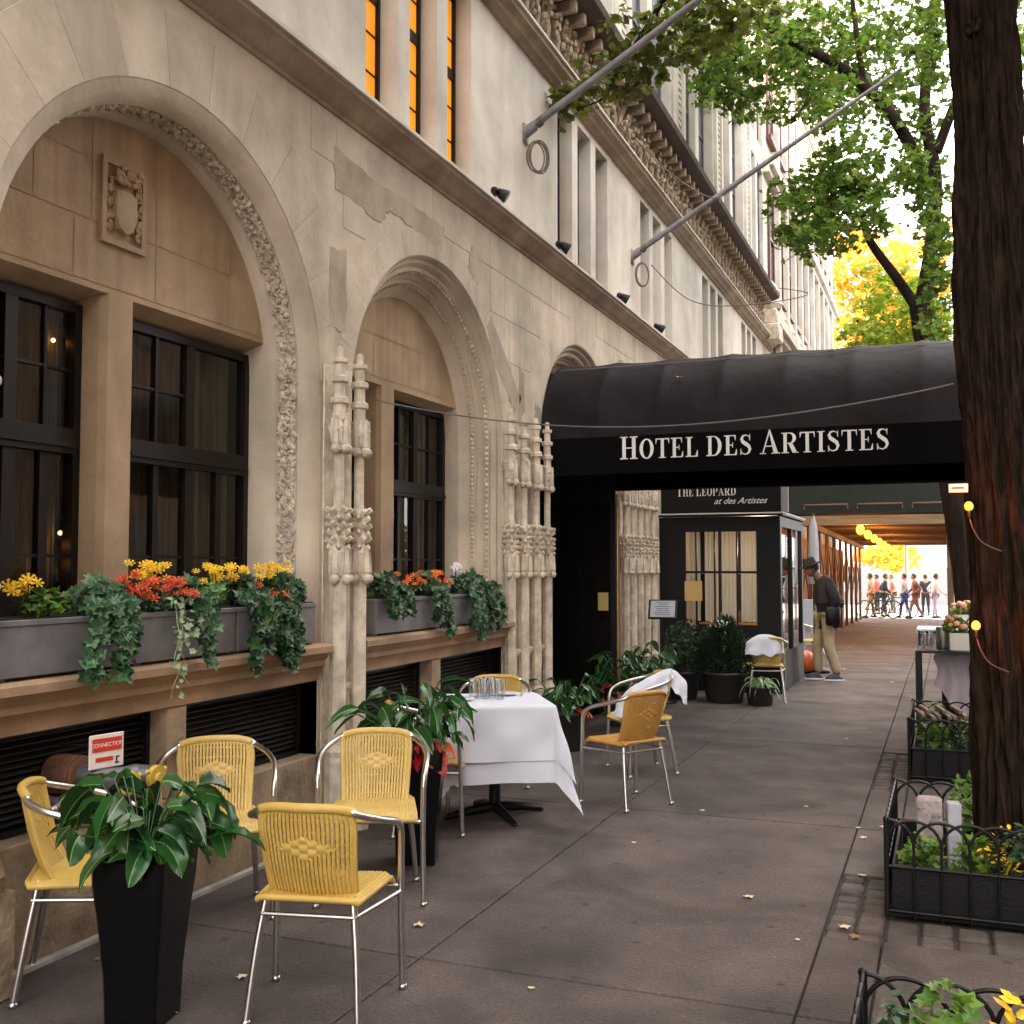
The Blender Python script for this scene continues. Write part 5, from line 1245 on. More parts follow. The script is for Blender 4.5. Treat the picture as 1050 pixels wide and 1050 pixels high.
# white jacket / cloth draped on chairs
def drape(cx, cy, rz, pts, label, name, cat):
    """a sheet given by profile pts (x,z) across and a span in y, with folds"""
    g = M(); P = bez([(p[0], 0, p[1]) for p in pts], 7); rows = []
    for i, p in enumerate(P):
        row = []
        for q in range(31):
            t = q/30; w_ = lerp(pts[0][2], pts[-1][2], i/(len(P)-1)); wv = noise.noise(Vector((t*5, i*.13, cx*3)))*.022+.010*math.sin(t*19+i*.2)
            row.append((p.x+wv, lerp(-w_, w_, t)+.012*noise.noise(Vector((i*.2, t*3, 2))), p.z+.6*wv+.004))
        rows.append(row)
    g.grid(rows); g.grid([[(x-.004, y, z-.006) for x, y, z in r][::-1] for r in rows])
    return tag(g.build(name, linen, None, True, (cx, cy, 0), rz), label, cat)
rz6 = math.atan2(.80, -.60)
def railcloth(loc, rz, rail, name, label, cat, back=.06):
    """cloth thrown over an arm rail: rail = (x, y, z, front drop)"""
    P = bez([(r[0], r[1], r[2]) for r in rail], 7); D = bez([(r[3], 0, 0) for r in rail], 7); rows = []
    for i, p in enumerate(P):
        d = D[i].x; row = []
        for j in range(-4, 15):
            t = j/14
            if j <= 0: y = p.y-j*.016*-1*-1; z = p.z+.012-abs(j)*abs(j)*.006*back/.06; yy = p.y+abs(j)*.02
            else: yy = p.y-.022*min(1, t*5)-.05*t+.020*math.sin(i*.55+t*2)*t; z = p.z+.012-d*t-.01*noise.noise(Vector((i*.3, t*3, 1)))
            row.append((p.x+.015*noise.noise(Vector((i*.21, t*2.5, 7)))-.02*t, yy, z+.012*math.sin(i*.8)*max(0, t)))
        rows.append(row)
    g = M(); g.grid(rows); g.grid([[(x, y+.004, z-.004) for x, y, z in r][::-1] for r in rows]); return tag(g.build(name, linen, None, True, loc, rz), label, cat)
railcloth((-2.26, 8.30, 0), R(21), [(-.20, -.20, .54, .10), (-.10, -.22, .66, .20), (.02, -.20, .73, .24), (.14, -.14, .78, .22), (.22, -.08, .80, .16), (.27, -.03, .79, .14), (.33, -.03, .74, .16), (.38, -.04, .66, .14)], 'white_jacket', 'white jacket thrown over the arm of the chair behind the amber chair', 'jacket')
railcloth((-2.02, 13.10, 0), R(21), [(-.26, -.20, .70, .14), (-.12, -.20, .79, .22), (.04, -.18, .79, .24), (.16, -.12, .74, .16), (.22, -.05, .68, .12)], 'white_cloth', 'white cloth over the chair near the small potted plant', 'cloth')
# ------------------------------------------------------------ dining table with layered cloth
def cloth_mesh(a, L_, zt, off=0, seed=0, rot=0):
    n = 72; G = []
    for j in range(n+1):
        row = []
        for i in range(n+1):
            u = lerp(-L_, L_, i/n); v = lerp(-L_, L_, j/n)
            if rot: u, v = u*math.cos(rot)-v*math.sin(rot), u*math.sin(rot)+v*math.cos(rot)
            cu, cv = max(-a, min(a, u)), max(-a, min(a, v)); eu, ev = u-cu, v-cv; e = math.hypot(eu, ev)
            if e > 1e-6:
                du, dv = eu/e, ev/e; ang = math.atan2(dv, du)
                corner = min(abs(eu), abs(ev))/e
                fl = .010+off+e*(.10+.30*corner)+.016*math.sin(u*13+seed)*math.sin(v*11+seed)*min(1, e*5)+.012*noise.noise(Vector((u*4, v*4, seed)))*min(1, e*5)
                row.append((cu+du*fl, cv+dv*fl, zt-e*(.985)))
            else: row.append((u, v, zt+.0015*noise.noise(Vector((u*6, v*6, seed)))))
        G.append(row)
    return G
TC = (-2.74, 6.50); TR = R(31)
tb_ = empty('dining_table', (*TC, 0), TR, 'square pedestal cafe table under layered white cloths on the sidewalk', 'table')
g = M(); g.bbox(-.315, .315, -.315, .315, .715, .742, .006); g.build('tabletop', black_paint, tb_)
g = M(); g.tube([(0, 0, .05), (0, 0, .715)], .038, 14); g.build('pedestal', iron, tb_, True)
g = M()
for k in range(4):
    t = k*math.pi/2+.25; g.tube([(0, 0, .06), (.18*math.cos(t), .18*math.sin(t), .045), (.33*math.cos(t), .33*math.sin(t), .018)], [.035, .028, .018], 8); g.ball((.33*math.cos(t), .33*math.sin(t), .015), .022, 8, (1, 1, .6))
g.build('base', iron, tb_, True)
g = M(); g.grid(cloth_mesh(.318, .318+.475, .746, 0, 1)); tag(g.build('tablecloth', linen, None, True, (*TC, 0), TR), 'lower white cloth of the sidewalk table, longer and hanging beneath the overlay', 'tablecloth')
g = M(); g.grid(cloth_mesh(.320, .320+.345, .752, .014, 4)); 
L45 = [[p for p in r] for r in cloth_mesh(.320, .320+.345, .752, .014, 4)]
tag(g.build('tablecloth', linen, None, True, (*TC, 0), TR), 'upper white overlay cloth on the sidewalk table, under the glasses', 'tablecloth')
tumbler = None
glass_t = glassmat('tumbler glass', (.90, .91, .93), 1.0)
for i, (x, y) in enumerate(((-.13, .06), (-.07, .10), (-.06, .01), (.0, .05), (-.02, .15), (.03, -.03))):
    X = TC[0]+x*math.cos(TR)-y*math.sin(TR); Y = TC[1]+x*math.sin(TR)+y*math.cos(TR)
    if not tumbler:
        g = M(); g.lathe([(0, 0), (.030, 0), (.032, .005), (.037, .125), (.0352, .125), (.030, .010), (0, .009)], n=22); o = g.build('drinking_glass', glass_t, None, True); tumbler = o
    else: o = tumbler.copy(); COL.objects.link(o)
    o.location = (X, Y, .7555); tag(o, ['leftmost clear tumbler on the white table', 'clear tumbler second from the left on the white table', 'clear tumbler in the front middle of the cluster', 'clear tumbler at the right of the cluster', 'clear tumbler at the back of the cluster, nearest the wall', 'foremost clear tumbler at the right of the cluster'][i], 'glass', 'tumblers clustered on the white table')
def plate(x, y, r, lab):
    X = TC[0]+x*math.cos(TR)-y*math.sin(TR); Y = TC[1]+x*math.sin(TR)+y*math.cos(TR)
    g = M(); g.lathe([(0, .004), (r*.6, .004), (r, .014), (r*1.0, .017), (r*.6, .008), (0, .008)], n=28); tag(g.build('plate', mat('white china', (.78, .77, .76), .2), None, True, (X, Y, .7555)), lab, 'plate')
plate(-.22, -.08, .075, 'small white plate at the left edge of the white table'); plate(.10, .17, .085, 'white plate behind the glasses on the white table')
for q, (x, y, lab) in enumerate(((-.27, -.16, 'silver fork at the left edge of the white table'), (.19, .10, 'silver knife lying right of the glasses'))):
    g = M(); g.bbox(-.004, .004, -.07, .06, 0, .003, .001)
    if q == 0:
        for k in range(4): g.box(-.010+k*.0055, -.007+k*.0055, .061, .10, .001, .003)
        g.box(-.010, .010, .055, .0605, .001, .003)
    else: g.bbox(-.008, .008, .0605, .13, .0005, .0025, .0008)
    X = TC[0]+x*math.cos(TR)-y*math.sin(TR); Y = TC[1]+x*math.sin(TR)+y*math.cos(TR)
    tag(g.build(('fork', 'knife')[q], alum, None, False, (X, Y, .757), .3), lab, 'cutlery')
# ------------------------------------------------------------ tall black planters
def planter(c, rz, h, rt, rb, label):
    e = empty('tall_planter', (*c, 0), rz, label, 'planter', 'tall tapered black planters')
    prof = [(0, 0), (rb, 0), (rb*1.06, h*.3), (rb*1.22, h*.6), (rt*.97, h*.85), (rt, h), (rt*.9, h), (rt*.86, h*.92), (0, h*.92)]
    g = M(); n = 8; rows = []
    for r, z in prof:
        b = r*.10; c_ = [(r, -r+b), (r, r-b), (r-b, r), (-r+b, r), (-r, r-b), (-r, -r+b), (-r+b, -r), (r-b, -r)] if r else [(0, 0)]*8
        rows.append([(x, y, z) for x, y in c_])
    g.grid(rows, True); g.build('pot', black_gloss, e, 'auto')
    g = M(); g.box(-rt*.84, rt*.84, -rt*.84, rt*.84, h*.925, h*.955); g.build('soil', soil, e); return e
planter((-2.69, 3.145), R(12), .585, .140, .098, 'nearest tall tapered black planter, holding the peace lily at bottom left')
planter((-2.72, 5.36), R(20), .62, .15, .105, 'tall black planter between the pale chair and the white table')
midrib = mat('leaf midrib', (.16, .30, .10), .4)
def bigplant(c, n, ln, wd, m, label, name='peace_lily', up=.5, dr=1.5, extra=None, spread=1, seed=1, stem=None):
    st = random.Random(seed); g = M(); stem = stem or ln*.6
    for q in range(n):
        t = st.uniform(0, 6.283); el = st.uniform(up*.15, up*1.9)
        b = Vector((.05*math.cos(t), .05*math.sin(t), 0))*st.random(); d = Vector((math.cos(t)*spread, math.sin(t)*spread, el)).normalized(); Ls = stem*st.uniform(.25, 1.15)
        hd = Vector((math.cos(t), math.sin(t), 0)); tip = b+d*Ls+Vector((0, 0, .03)); mid = b+d*Ls*.55+Vector((0, 0, .035))
        g.tube(bez([b, mid, tip], 3), [.0035]*7, 5, False)
        t2 = t+st.gauss(0, .7); dd = Vector((math.cos(t2), math.sin(t2), st.uniform(-.55, .55)))
        blade(g, tip, dd, ln*st.uniform(.6, 1.1), wd*st.uniform(.6, 1.15), dr*st.uniform(.5, 1.5), 8, st.uniform(-1.1, 1.1), st.uniform(.12, .32), 1)
    mats = [m, midrib]
    if extra:
        mats.append(extra[0]); g.m = 2
        for q in range(extra[1]):
            t = (extra[3]+st.gauss(0, .5)) if len(extra) > 3 else st.uniform(0, 6.28); d = Vector((math.cos(t), math.sin(t), st.uniform(-.3, .6))).normalized(); b = d*.05
            blade(g, b+d*extra[2]*st.uniform(.1, .8), d, extra[2]*st.uniform(.7, 1.2), wd*.85, 1.4, 6, st.uniform(-.9, .9))
    o = g.build(name, mats, None, True, c); return tag(o, label, 'plant')
bigplant((-2.69, 3.145, .57), 82, .195, .108, L_lily, 'broad leaved peace lily spilling over the nearest black planter', up=1.05, seed=5, stem=.25, extra=(L_croton, 2, .07, -1.2))
bigplant((-2.74, 5.36, .60), 88, .21, .088, L_lily, 'tall leafy plant with red and orange leaves in the planter by the white table', 'croton_plant', up=1.7, seed=9, dr=1.3, stem=.32, extra=(L_croton, 12, .15, -.35))
def pot(c, r, h, label, m=None):
    g = M(); g.lathe([(0, 0), (r*.75, 0), (r*.8, h*.05), (r, h*.9), (r*1.06, h*.92), (r*1.06, h), (r*.95, h), (r*.93, h*.9), (0, h*.88)], n=24)
    return tag(g.build('plant_pot', m or mat('dark pot', (.02, .018, .016), .5), None, True, (c[0], c[1], gz(c[1]))), label, 'pot', 'round pots along the hotel front')
pot((-3.12, 9.05), .17, .34, 'dark round pot at the carved pinnacles, left of the doorway')
bigplant((-3.12, 9.05, .32), 54, .22, .07, L_lily, 'arching plant with red tips in front of the four carved pinnacles', 'croton_plant', up=1.0, seed=12, stem=.30, extra=(L_croton, 8, .15))
pot((-3.08, 10.6), .18, .36, 'dark round pot before the doorway, behind the jacket chair')
bigplant((-3.08, 10.6, .34), 62, .22, .08, L_lily, 'arching plant with orange tips standing before the dark doorway', 'croton_plant', up=1.5, seed=15, stem=.36, extra=(L_croton, 12, .18))
pot((-3.12, 12.1), .18, .36, 'dark round pot before the entrance screen')
bigplant((-3.12, 12.1, .34), 62, .20, .085, mat('pale lily leaf', (.05, .11, .04), .3, island=.4, transl=.15), 'pale glossy plant before the entrance screen', 'leafy_plant', up=1.6, seed=17, stem=.36)
pot((-2.98, 13.0), .20, .34, 'dark round pot beneath the menu stand')
g = M(); foliage(g, (0, 0, .30), (.26, .26, .34), 900, .035, 0); g.tube([(0, 0, -.02), (0, 0, .3)], .012, 6); tag(g.build('dark_shrub', L_box, None, False, (-2.98, 13.0, .33)), 'dark loose shrub in front of the vestibule window', 'shrub')
pot((-2.46, 12.9), .27, .36, 'large dark round pot under the dense bushy shrub')
g = M()
for q in range(5200):
    cx_, cy__, cz, rr_ = rnd.choice(((0, 0, .22, .27), (-.10, 0, .36, .20), (.11, .03, .30, .21), (.02, -.03, .52, .15), (-.13, .02, .12, .20), (.14, 0, .12, .20)))
    d = Vector((rnd.gauss(0, 1), rnd.gauss(0, 1), rnd.gauss(.1, 1))).normalized(); blade(g, Vector((cx_, cy__, cz))+d*rr_*rnd.uniform(.55, 1.0), d+Vector((0, 0, .4)), .065, .020, .4, 2)
g.m = 1
for q in range(26): t = rnd.random()*6.28; g.ball((.16*rnd.random()*math.cos(t), .16*rnd.random()*math.sin(t)-.06, .56+.08*rnd.random()), .014, 6, m=3)
g.tube([(0, 0, -.05), (0, 0, .5)], .02, 6); tag(g.build('dark_bush', [L_box, P_wht], None, False, (-2.46, 12.9, .33)), 'dense dark bushy shrub with small white flowers, by the vestibule', 'shrub')
pot((-2.02, 12.75), .17, .22, 'small dark pot right of the dense bushy shrub')
bigplant((-2.02, 12.75, .20), 46, .24, .03, L_pale, 'small plant with pale spiky leaves right of the bushy shrub', 'spider_plant', up=.7, seed=21, dr=2.0)
# pumpkin
g = M(); n = 48
g.grid([[(lerp(.20, .235, abs(math.cos(q*math.pi*10/n)))*math.sin(math.pi*i/16)*math.cos(2*math.pi*q/n), lerp(.20, .235, abs(math.cos(q*math.pi*10/n)))*math.sin(math.pi*i/16)*math.sin(2*math.pi*q/n), .19-.19*math.cos(math.pi*i/16)*(1-.15*(1-math.sin(math.pi*i/16)))) for q in range(n)] for i in range(17)], True)
e = empty('pumpkin', (-2.02, 16.65, 0), 0, 'round orange pumpkin on the sidewalk at the vestibule corner', 'pumpkin'); g.build('flesh', mat('pumpkin skin', (.62, .13, .02), .45, var=.2, vs=5), e, True)
g = M(); g.tube([(0, 0, .35), (.01, 0, .40), (.035, .01, .44)], [.03, .02, .018], 8); g.build('stem', mat('dry stem', (.2, .16, .07), .8), e, True)
# menu stand
e = empty('menu_stand', (-3.12, 12.55, 0), R(8), 'black lectern menu stand tilted towards the street beside the pale pinnacles', 'menu stand')
g = M(); g.tube([(0, 0, .02), (0, 0, 1.05)], .018, 8); g.lathe([(0, 0), (.16, 0), (.16, .02), (.02, .035), (0, .035)], n=18); g.build('stand', iron, e, True)
b = M(); b.bbox(-.17, .17, -.13, .13, -.012, .012, .004); bo = b.build('board', iron, e); bo.location = (0, 0, 1.10); bo.rotation_euler = (R(58), 0, 0)
g = M(); g.box(-.145, .145, -.11, .11, .0125, .0145); p_ = g.build('page', mat('grey page', (.33, .34, .36), .6), bo)
g = M()
for q in range(7): w_ = rnd.uniform(.04, .10); g.box(-w_, w_, .08-q*.027, .086-q*.027, .0147, .0155)
g.build('print', iron, bo)
# siamese connection with sign
e = empty('fire_connection', (-3.48, 3.77, .70), 0, 'old fire hose connection with yellow caps and rusty flange below the grille', 'hose connection')
rust = mat('rusty iron', (.16, .07, .035), .8, var=.5, vs=9, bump=.5, bs=50)
g = M(); g.tube([(-.12, -.14, .02), (.02, -.14, .02)], .085, 20); g.tube([(.0201, -.14, .02), (.03, -.14, .02)], .075, 20); g.build('flange', rust, e, 'auto')
g = M(); g.tube(bez([(.03, -.14, .02), (.10, -.13, .01), (.15, -.06, .0), (.17, .04, 0)], 6), [.05]*19, 16); g.tube([(.10, -.10, .0), (.24, -.10, -.01)], [.045, .042], 16); g.tube([(.15, .02, 0), (.24, .06, 0)], [.05, .045], 16); g.build('body', mat('grey pipe', (.14, .14, .15), .5, metal=.6, var=.3, vs=9), e, 'auto')
for (x, y) in ((.24, -.10), (.24, .06)):
    g = M(); g.tube([(x+.002, y, -.005), (x+.025, y, -.007)], .052, 18); g.tube([(x+.0255, y, -.007), (x+.040, y, -.008)], .022, 10)
    for q in range(3): t = q*2.1+.5; g.tube([(x+.014, y+.05*math.cos(t), -.006+.05*math.sin(t)), (x+.014, y+.068*math.cos(t), -.006+.068*math.sin(t))], .010, 6)
    g.build('cap', mat('yellow cap', (.62, .45, .08), .5, var=.3, vs=9), e, 'auto')
g = M(); g.tube([(.03, -.34, -.04), (.10, -.33, -.05)], .018, 8); g.ball((.11, -.38, -.07), .02, 8); g.ball((.11, -.29, -.02), .02, 8); g.tube([(.11, -.38, -.07), (.11, -.29, -.02)], .012, 8); g.build('tap', mat('dull chrome', (.35, .33, .32), .3, metal=.8), e, 'auto')
sg = empty('warning_sign', (-3.35, 3.66, .825), R(78), 'small white sign with red band and white capitals above the hose connection', 'sign')
g = M(); g.bbox(-.085, .085, -.004, .004, -.07, .075, .003); g.build('plate', mat('white enamel', (.72, .66, .62), .45, var=.12, vs=9), sg)
g = M(); g.box(-.072, .072, -.0065, -.0045, .002, .058); g.box(-.055, .03, -.0065, -.0045, -.040, -.022); g.build('red_band', mat('sign red', (.55, .04, .02), .5), sg)
textobj('CONNECTION', .024, letter_m, sg, (0, -.0068, .022), (R(90), 0, 0), align='CENTER', ext=.0003)
g = M(); g.box(.04, .06, -.0065, -.0045, -.055, -.049); g.box(.045, .05, -.0065, -.0045, -.048, -.025); g.box(.051, .062, -.0065, -.0045, -.030, -.025); g.build('symbol', iron, sg)
for a_, b_ in ((-.07, -.12), (.07, .08)): g = M(); g.tube([(a_, .005, .03), (b_, .16, .03)], .006, 6); g.build('bracket', iron, sg)
# fallen leaves
lf = [mat('fallen leaf cream', (.62, .50, .34), .8), mat('fallen leaf yellow', (.55, .35, .08), .8), mat('fallen leaf brown', (.25, .13, .06), .8)]
pts = [(430,950,'pale fallen leaf between the nearest chair and the joint',.04,0),(248,1003,'pale curled leaf beside the rear leg of the nearest chair',.03,0),(175,1040,'yellow leaf at the foot of the nearest planter',.03,1),(768,921,'pale leaf alone in the middle of the sidewalk',.035,0),
       (866,952,'cream leaf on the granite setts left of the hooped fence',.035,0),(877,962,'tan leaf just below the cream leaf by the setts',.035,2),(885,860,'cream leaf near the right joint beside the fence',.03,0),(720,832,'small leaf right of the lone amber chair',.03,0),(905,849,'small leaf at the corner of the middle fence',.025,0),
       (885,899,'cream leaf on the upper setts by the fence',.03,0),(827,828,'tiny leaf on the open slab right of centre',.02,0),(880,850,'tiny leaf beside the long right joint',.02,0),(545,1015,'tiny leaf at the bottom centre of the sidewalk',.02,0),(650,865,'tiny speck of leaf below the lone chair',.02,0),
       (818,965,'tiny leaf on the bottom slab left of the setts',.018,0),(866,686,'pale leaf on the sidewalk right of the man',.045,0),(875,643,'pale paper scrap at the shed entrance',.05,0),(915,700,'tiny leaf near the metal table',.03,0),(868,758,'tiny leaf in the light patch of sidewalk',.025,0),(100,985,'leaf near the wall at far left',.02,2)]
def gnd(x, y):
    r = cam.rotation_euler.to_matrix() @ Vector(((x-525)/1100, (525-y)/1100, -1)); t = -EYE/r.z; p = r*t; 
    return p.x, p.y
for x, y, lab, s, k in pts:
    X, Y = gnd(x, y); 
    if Y > 17: t_ = (EYE)/(EYE); Y = Y
    g = M(); sh = [(1, 0), (.5, .3), (.35, .75), (0, .45), (-.6, .6), (-.5, 0), (-.6, -.6), (0, -.45), (.35, -.75), (.5, -.3)]; a = rnd.uniform(0, 6)
    V = [(s*(px*math.cos(a)-py*math.sin(a)), s*(px*math.sin(a)+py*math.cos(a)), .004+s*.25*rnd.random()) for px, py in sh]; g.add(V+[(0, 0, .004)], [(i, (i+1) % 10, 10) for i in range(10)])
    tag(g.build('fallen_leaf', lf[k], None, False, (X, Y, gz(Y)+.002)), lab, 'leaf', 'leaves fallen on the sidewalk')
for q, (x, u) in enumerate(((-2.9, .36), (-1.3, .5), (-.9, .30), (-2.2, .2), (.1, .42))):
    y, z = acs(u); g = M(); s = .045; V = [(s*px, s*py*.6, s*.2*rnd.random()) for px, py in sh]; g.add(V+[(0, 0, 0)], [(i, (i+1) % 10, 10) for i in range(10)])
    tag(g.build('fallen_leaf', lf[0], None, False, (x, y-.012, z+.006), q*1.3), ['pale leaf high on the awning near the wall', 'pale leaf on the awning ridge above the letters', 'pale leaf on the awning roof right of centre', 'pale leaf on the awning face over the first word', 'pale leaf on the awning near the tree'][q], 'leaf', 'leaves lying on the awning')
# ------------------------------------------------------------ tables on the kerb side
def mtable(c, W, D, h, label):
    e = empty('metal_table', (*c, 0), 0, label, 'table'); g = M(); g.bbox(0, W, 0, D, h-.02, h, .003); g.build('tabletop', iron, e)
    for x in (.012, W-.012):
        for y in (.012, D-.012): g = M(); g.box(x-.012, x+.012, y-.012, y+.012, 0, h-.0205); g.build('leg', iron, e)
    return e
mtable((-.27, 10.70), .85, .7, .83, 'black angle iron side table by the kerb with glassware and a white flower box')
mtable((-.30, 13.4), 1.0, .7, .86, 'farther dark side table by the kerb carrying a second bunch of flowers')
g = M(); g.bbox(-.32, .72, 13.38, 14.12, .862, .885, .004); tag(g.build('table_cover', linen), 'white cover on top of the farther kerb table', 'cover')
def vase(c, label, flab, s=.1, col=(.72, .68, .62), hh=.16):
    g = M(); g.lathe([(0, 0), (s*.95, 0), (s, hh*.1), (s, hh), (s*.92, hh), (s*.92, hh*.2), (0, hh*.2)], n=24, sq=8); tag(g.build('flower_box', mat('pale box %s' % label[:8], col, .6), None, 'auto', c), label, 'flower box')
    g = M(); g.m = 1; foliage(g, (0, 0, .05), (.15, .12, .09), 160, .035, 0)
    g.m = 0
    for q in range(16): b = Vector((rnd.uniform(-.12, .13), rnd.uniform(-.1, .1), rnd.uniform(.05, .15))); g.ball(b, rnd.uniform(.025, .04), 8, (1, 1, .8)); 
    g.tube([(0, 0, -hh*.5), (0, 0, .05)], .01, 5)
    tag(g.build('bouquet', [mat('peach bloom', (.72, .40, .22), .7, island=.3), L_lime], None, True, (c[0], c[1], c[2]+hh)), flab, 'flowers')
vase((.12, 10.95, .832), 'white square flower box on the nearer kerb table', 'peach and green bouquet in the nearer white box', .095)
vase((.20, 13.7, .887), 'white flower box on the farther kerb table', 'green and pink bouquet on the farther kerb table', .09)
for i, (x, y) in enumerate(((-.22, 10.80), (-.16, 10.95), (-.10, 10.82), (-.19, 11.12))):
    o = tumbler.copy(); COL.objects.link(o); o.location = (x, y, .832); o.scale = (1.1, 1.1, 1.3); tag(o, ['tall clear glass at the front left corner of the kerb table', 'tall clear glass in the middle of the kerb table', 'tall clear glass at the front edge of the kerb table', 'tall clear glass at the back left of the kerb table'][i], 'glass', 'glasses on the kerb table')
g = M(); g.lathe([(0, 0), (.055, 0), (.06, .01), (.06, .20), (.055, .205), (0, .205)], n=20); tag(g.build('ice_bucket', alum, None, 'auto', (-.03, 11.05, .832)), 'shiny steel bucket among the glasses on the nearer kerb table', 'bucket')
g = M(); n = 20
g.grid([[(lerp(-.10, .5, q/n)+.02*math.sin(j*1.3), 11.2+.06*math.sin(q*.9)*j/8-.02*j, .80-.016*j*j*(.3+q/n*.7)+.02*math.sin(q*.8)) for q in range(n+1)] for j in range(9)])
tag(g.build('table_skirt', mat('lilac white linen', (.42, .36, .40), .85), None, True), 'pale lilac cloth bunched beneath the nearer kerb table', 'cloth')
# low black barrier behind
g = M(); g.bbox(-.05, 1.1, 11.75, 11.85, .02, .62, .01); g.box(-.03, 0, 11.6, 12.0, 0, .02); g.box(1.05, 1.08, 11.6, 12, 0, .02); tag(g.build('black_barrier', black_paint), 'low black board barrier behind the nearer kerb table', 'barrier')
# cafe table with white cloth beyond the vestibule
for c, lab in (((-2.45, 18.9), 'white clothed cafe table beyond the vestibule'),):
    g = M(); g.grid([[(x, y, z+gz(18.9)) for x, y, z in r] for r in cloth_mesh(.33, .33+.42, .755, 0, 6)]); tag(g.build('tablecloth', linen, None, True, (*c, 0), .3), 'white cloth on the cafe table beyond the vestibule', 'tablecloth')
    e = empty('dining_table', (*c, gz(18.9)), .3, lab, 'table'); g = M(); g.bbox(-.32, .32, -.32, .32, .715, .745, .005); g.build('tabletop', black_paint, e); g = M(); g.tube([(0, 0, .02), (0, 0, .715)], .035, 10); g.lathe([(0, 0), (.26, 0), (.26, .02), (.04, .05), (0, .05)], n=20); g.build('pedestal', iron, e, 'auto')
g = M(); g.bbox(-.02, .02, -.25, .25, .62, 1.08, .004); g.box(-.015, .015, -.22, -.19, 0, .62); g.box(-.015, .015, .19, .22, 0, .62); tag(g.build('board_sign', mat('pale blue board', (.50, .56, .66), .6), None, False, (-2.02, 18.6, gz(18.6)), R(-60)), 'pale blue white board standing behind the man by the cafe chair', 'board')
# ------------------------------------------------------------ people
skin = mat('skin', (.36, .19, .12), .55); skin_d = mat('darker skin', (.14, .07, .045), .55)
def skinmesh(name, verts, edges, radii, m, parent, sub=2, root=0):
    me = bpy.data.meshes.new(name); me.from_pydata([Vector(v) for v in verts], edges, []); o = bpy.data.objects.new(name, me); COL.objects.link(o)
    md = o.modifiers.new('s', 'SKIN'); md.use_smooth_shade = True
    for i, r in enumerate(radii):
        sv = me.skin_vertices[0].data[i]; sv.radius = r if isinstance(r, tuple) else (r, r); sv.use_root = (i == root)
    sb = o.modifiers.new('u', 'SUBSURF'); sb.levels = sb.render_levels = sub
    bpy.context.view_layer.update()
    nm = bpy.data.meshes.new_from_object(o.evaluated_get(bpy.context.evaluated_depsgraph_get()))
    bpy.data.objects.remove(o); nm.materials.clear(); nm.materials.append(m)
    nm.polygons.foreach_set('use_smooth', [True]*len(nm.polygons))
    o = bpy.data.objects.new(name, nm); COL.objects.link(o); o.parent = parent; return o
